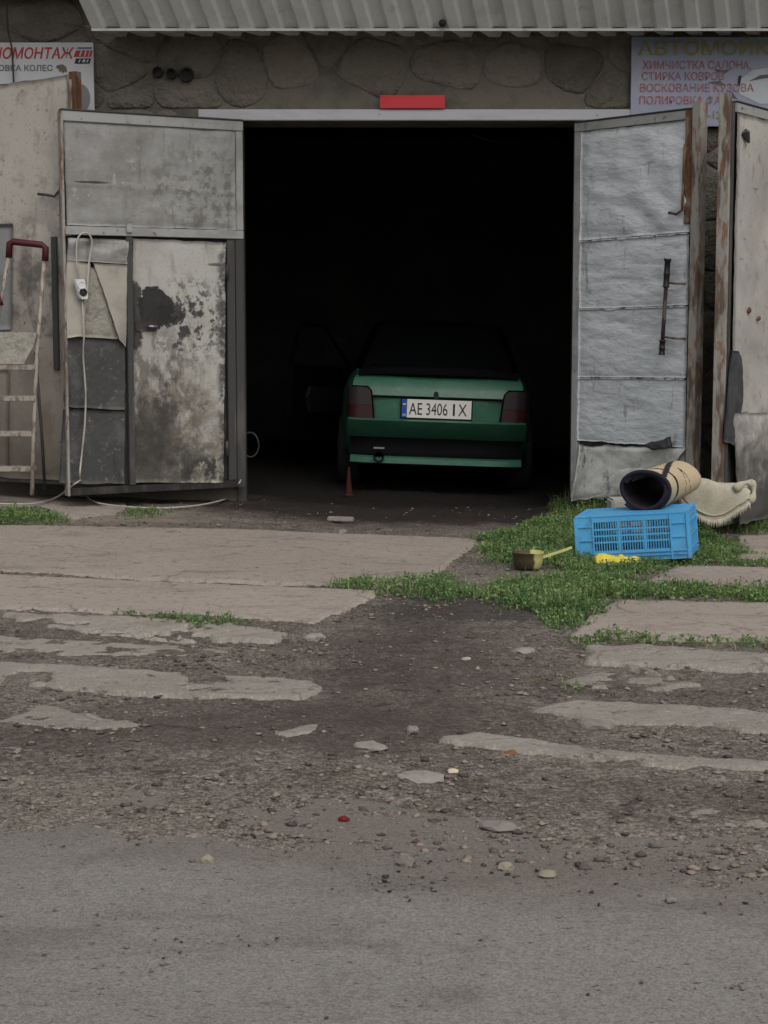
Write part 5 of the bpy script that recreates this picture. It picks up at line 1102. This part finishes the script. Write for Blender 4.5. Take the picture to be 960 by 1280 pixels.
for gi, (pp, dens, hgt) in enumerate(GR):
    poly = gpoly(pp); b = np.array(poly); area = (b[:, 0].max() - b[:, 0].min()) * (b[:, 1].max() - b[:, 1].min())
    n = int(area * 7500 * dens); x = rng.uniform(b[:, 0].min() - .1, b[:, 0].max() + .1, n); y = rng.uniform(b[:, 1].min() - .1, b[:, 1].max() + .1, n)
    d = sdf(poly, x, y) + .26 * (fbm(x, y, 5, 4, 600 + gi) - .5); keep = (rng.uniform(0, 1, n) < sstep((d + .05) / .20)) & (rng.uniform(0, 1, n) < -.15 + 1.75 * fbm(x, y, 6, 4, 620 + gi))
    keep &= ~((np.abs(x - yc.x) < .15) & (y > yc.y - .16) & (y < yc.y + .14)) & ~((np.abs(x - dp.x) < .10) & (np.abs(y - dp.y - .03) < .12))
    x, y, d = x[keep], y[keep], d[keep]; n = len(x)
    h = hgt * (.35 + .65 * sstep(d / .12)) * (.45 + 1.0 * fbm(x, y, 7, 3, 640 + gi)) * rng.uniform(.4, 1.15, n)
    z = gz(x, y) + .012
    k = 4                                          # leaflets on each stem
    for j in range(k):
        a = rng.uniform(0, 6.28, n); el = rng.uniform(.15, 1.15, n); ln = rng.uniform(.011, .027, n); wd = ln * rng.uniform(.2, .42, n)
        if j == 0: ln = h * rng.uniform(.7, 1.7, n); wd = rng.uniform(.0014, .0034, n); el = rng.uniform(.9, 1.45, n); bz_ = z
        else: bz_ = z + h * rng.uniform(.25, 1.0, n)
        ox = x + rng.normal(0, .006, n); oy = y + rng.normal(0, .006, n)
        dx, dy, dz = np.cos(a) * np.cos(el), np.sin(a) * np.cos(el), np.sin(el); px_, py_ = -np.sin(a), np.cos(a)
        o0 = np.stack([ox, oy, bz_], -1); dd = np.stack([dx, dy, dz], -1) * ln[:, None]; pp_ = np.stack([px_, py_, 0 * px_], -1) * wd[:, None]
        droop = np.stack([0 * ln, 0 * ln, -.25 * ln], -1)
        V = np.stack([o0, o0 + dd * .5 + pp_, o0 + dd + droop * (j > 0), o0 + dd * .5 - pp_], 1).reshape(-1, 3)
        LV.append(V); LF.append((np.arange(n * 4).reshape(n, 4)) + nb); nb += n * 4
MI = [np.zeros(len(np.vstack(LF)), int)]
for gi, (pp, dens, hgt) in enumerate(GR):          # longer grass blades and dry stalks among the weeds
    poly = gpoly(pp); b = np.array(poly); area = (b[:, 0].max() - b[:, 0].min()) * (b[:, 1].max() - b[:, 1].min()); n = int(area * 620)
    x = rng.uniform(b[:, 0].min() - .1, b[:, 0].max() + .1, n); y = rng.uniform(b[:, 1].min() - .1, b[:, 1].max() + .1, n)
    keep = sdf(poly, x, y) + .30 * (fbm(x, y, 4, 3, 700 + gi) - .5) > -.02
    keep &= ~((np.abs(x - yc.x) < .15) & (y > yc.y - .16) & (y < yc.y + .14)); x, y = x[keep], y[keep]; n = len(x)
    if n == 0: continue
    h = hgt * rng.uniform(.5, 1.5, n); a = rng.uniform(0, 6.28, n); ln = h * rng.uniform(.3, 1.0, n); wd = rng.uniform(.0012, .0028, n); z = gz(x, y) + .008
    pts = []
    for t, wk_ in ((0, 1.0), (.45, .85), (.8, .5), (1.0, .08)):
        cx_, cy_, cz_ = x + np.cos(a) * ln * t * t, y + np.sin(a) * ln * t * t, z + h * (t - .28 * t * t)
        for sg in (-1, 1): pts.append(np.stack([cx_ - np.sin(a) * wd * wk_ * sg, cy_ + np.cos(a) * wd * wk_ * sg, cz_], -1))
    V = np.stack(pts, 1); LV.append(V.reshape(-1, 3)); f = np.array([(0, 1, 3, 2), (2, 3, 5, 4), (4, 5, 7, 6)])
    LF.append((f[None] + (np.arange(n) * 8)[:, None, None]).reshape(-1, 4) + nb); nb += n * 8
    MI.append(np.repeat((rng.uniform(0, 1, n) < .22).astype(int), 3))
M['straw'] = Mat('dry_stalk', (0.26, 0.215, 0.12), 0.8).island(0.6, 1.3, 0.02).done()
tag(np_mesh('weeds', np.vstack(LV), np.vstack(LF), [M['grass'], M['straw']], midx=np.concatenate(MI)), 'low green weeds and grass growing between the slabs', 'weeds', kind='stuff')
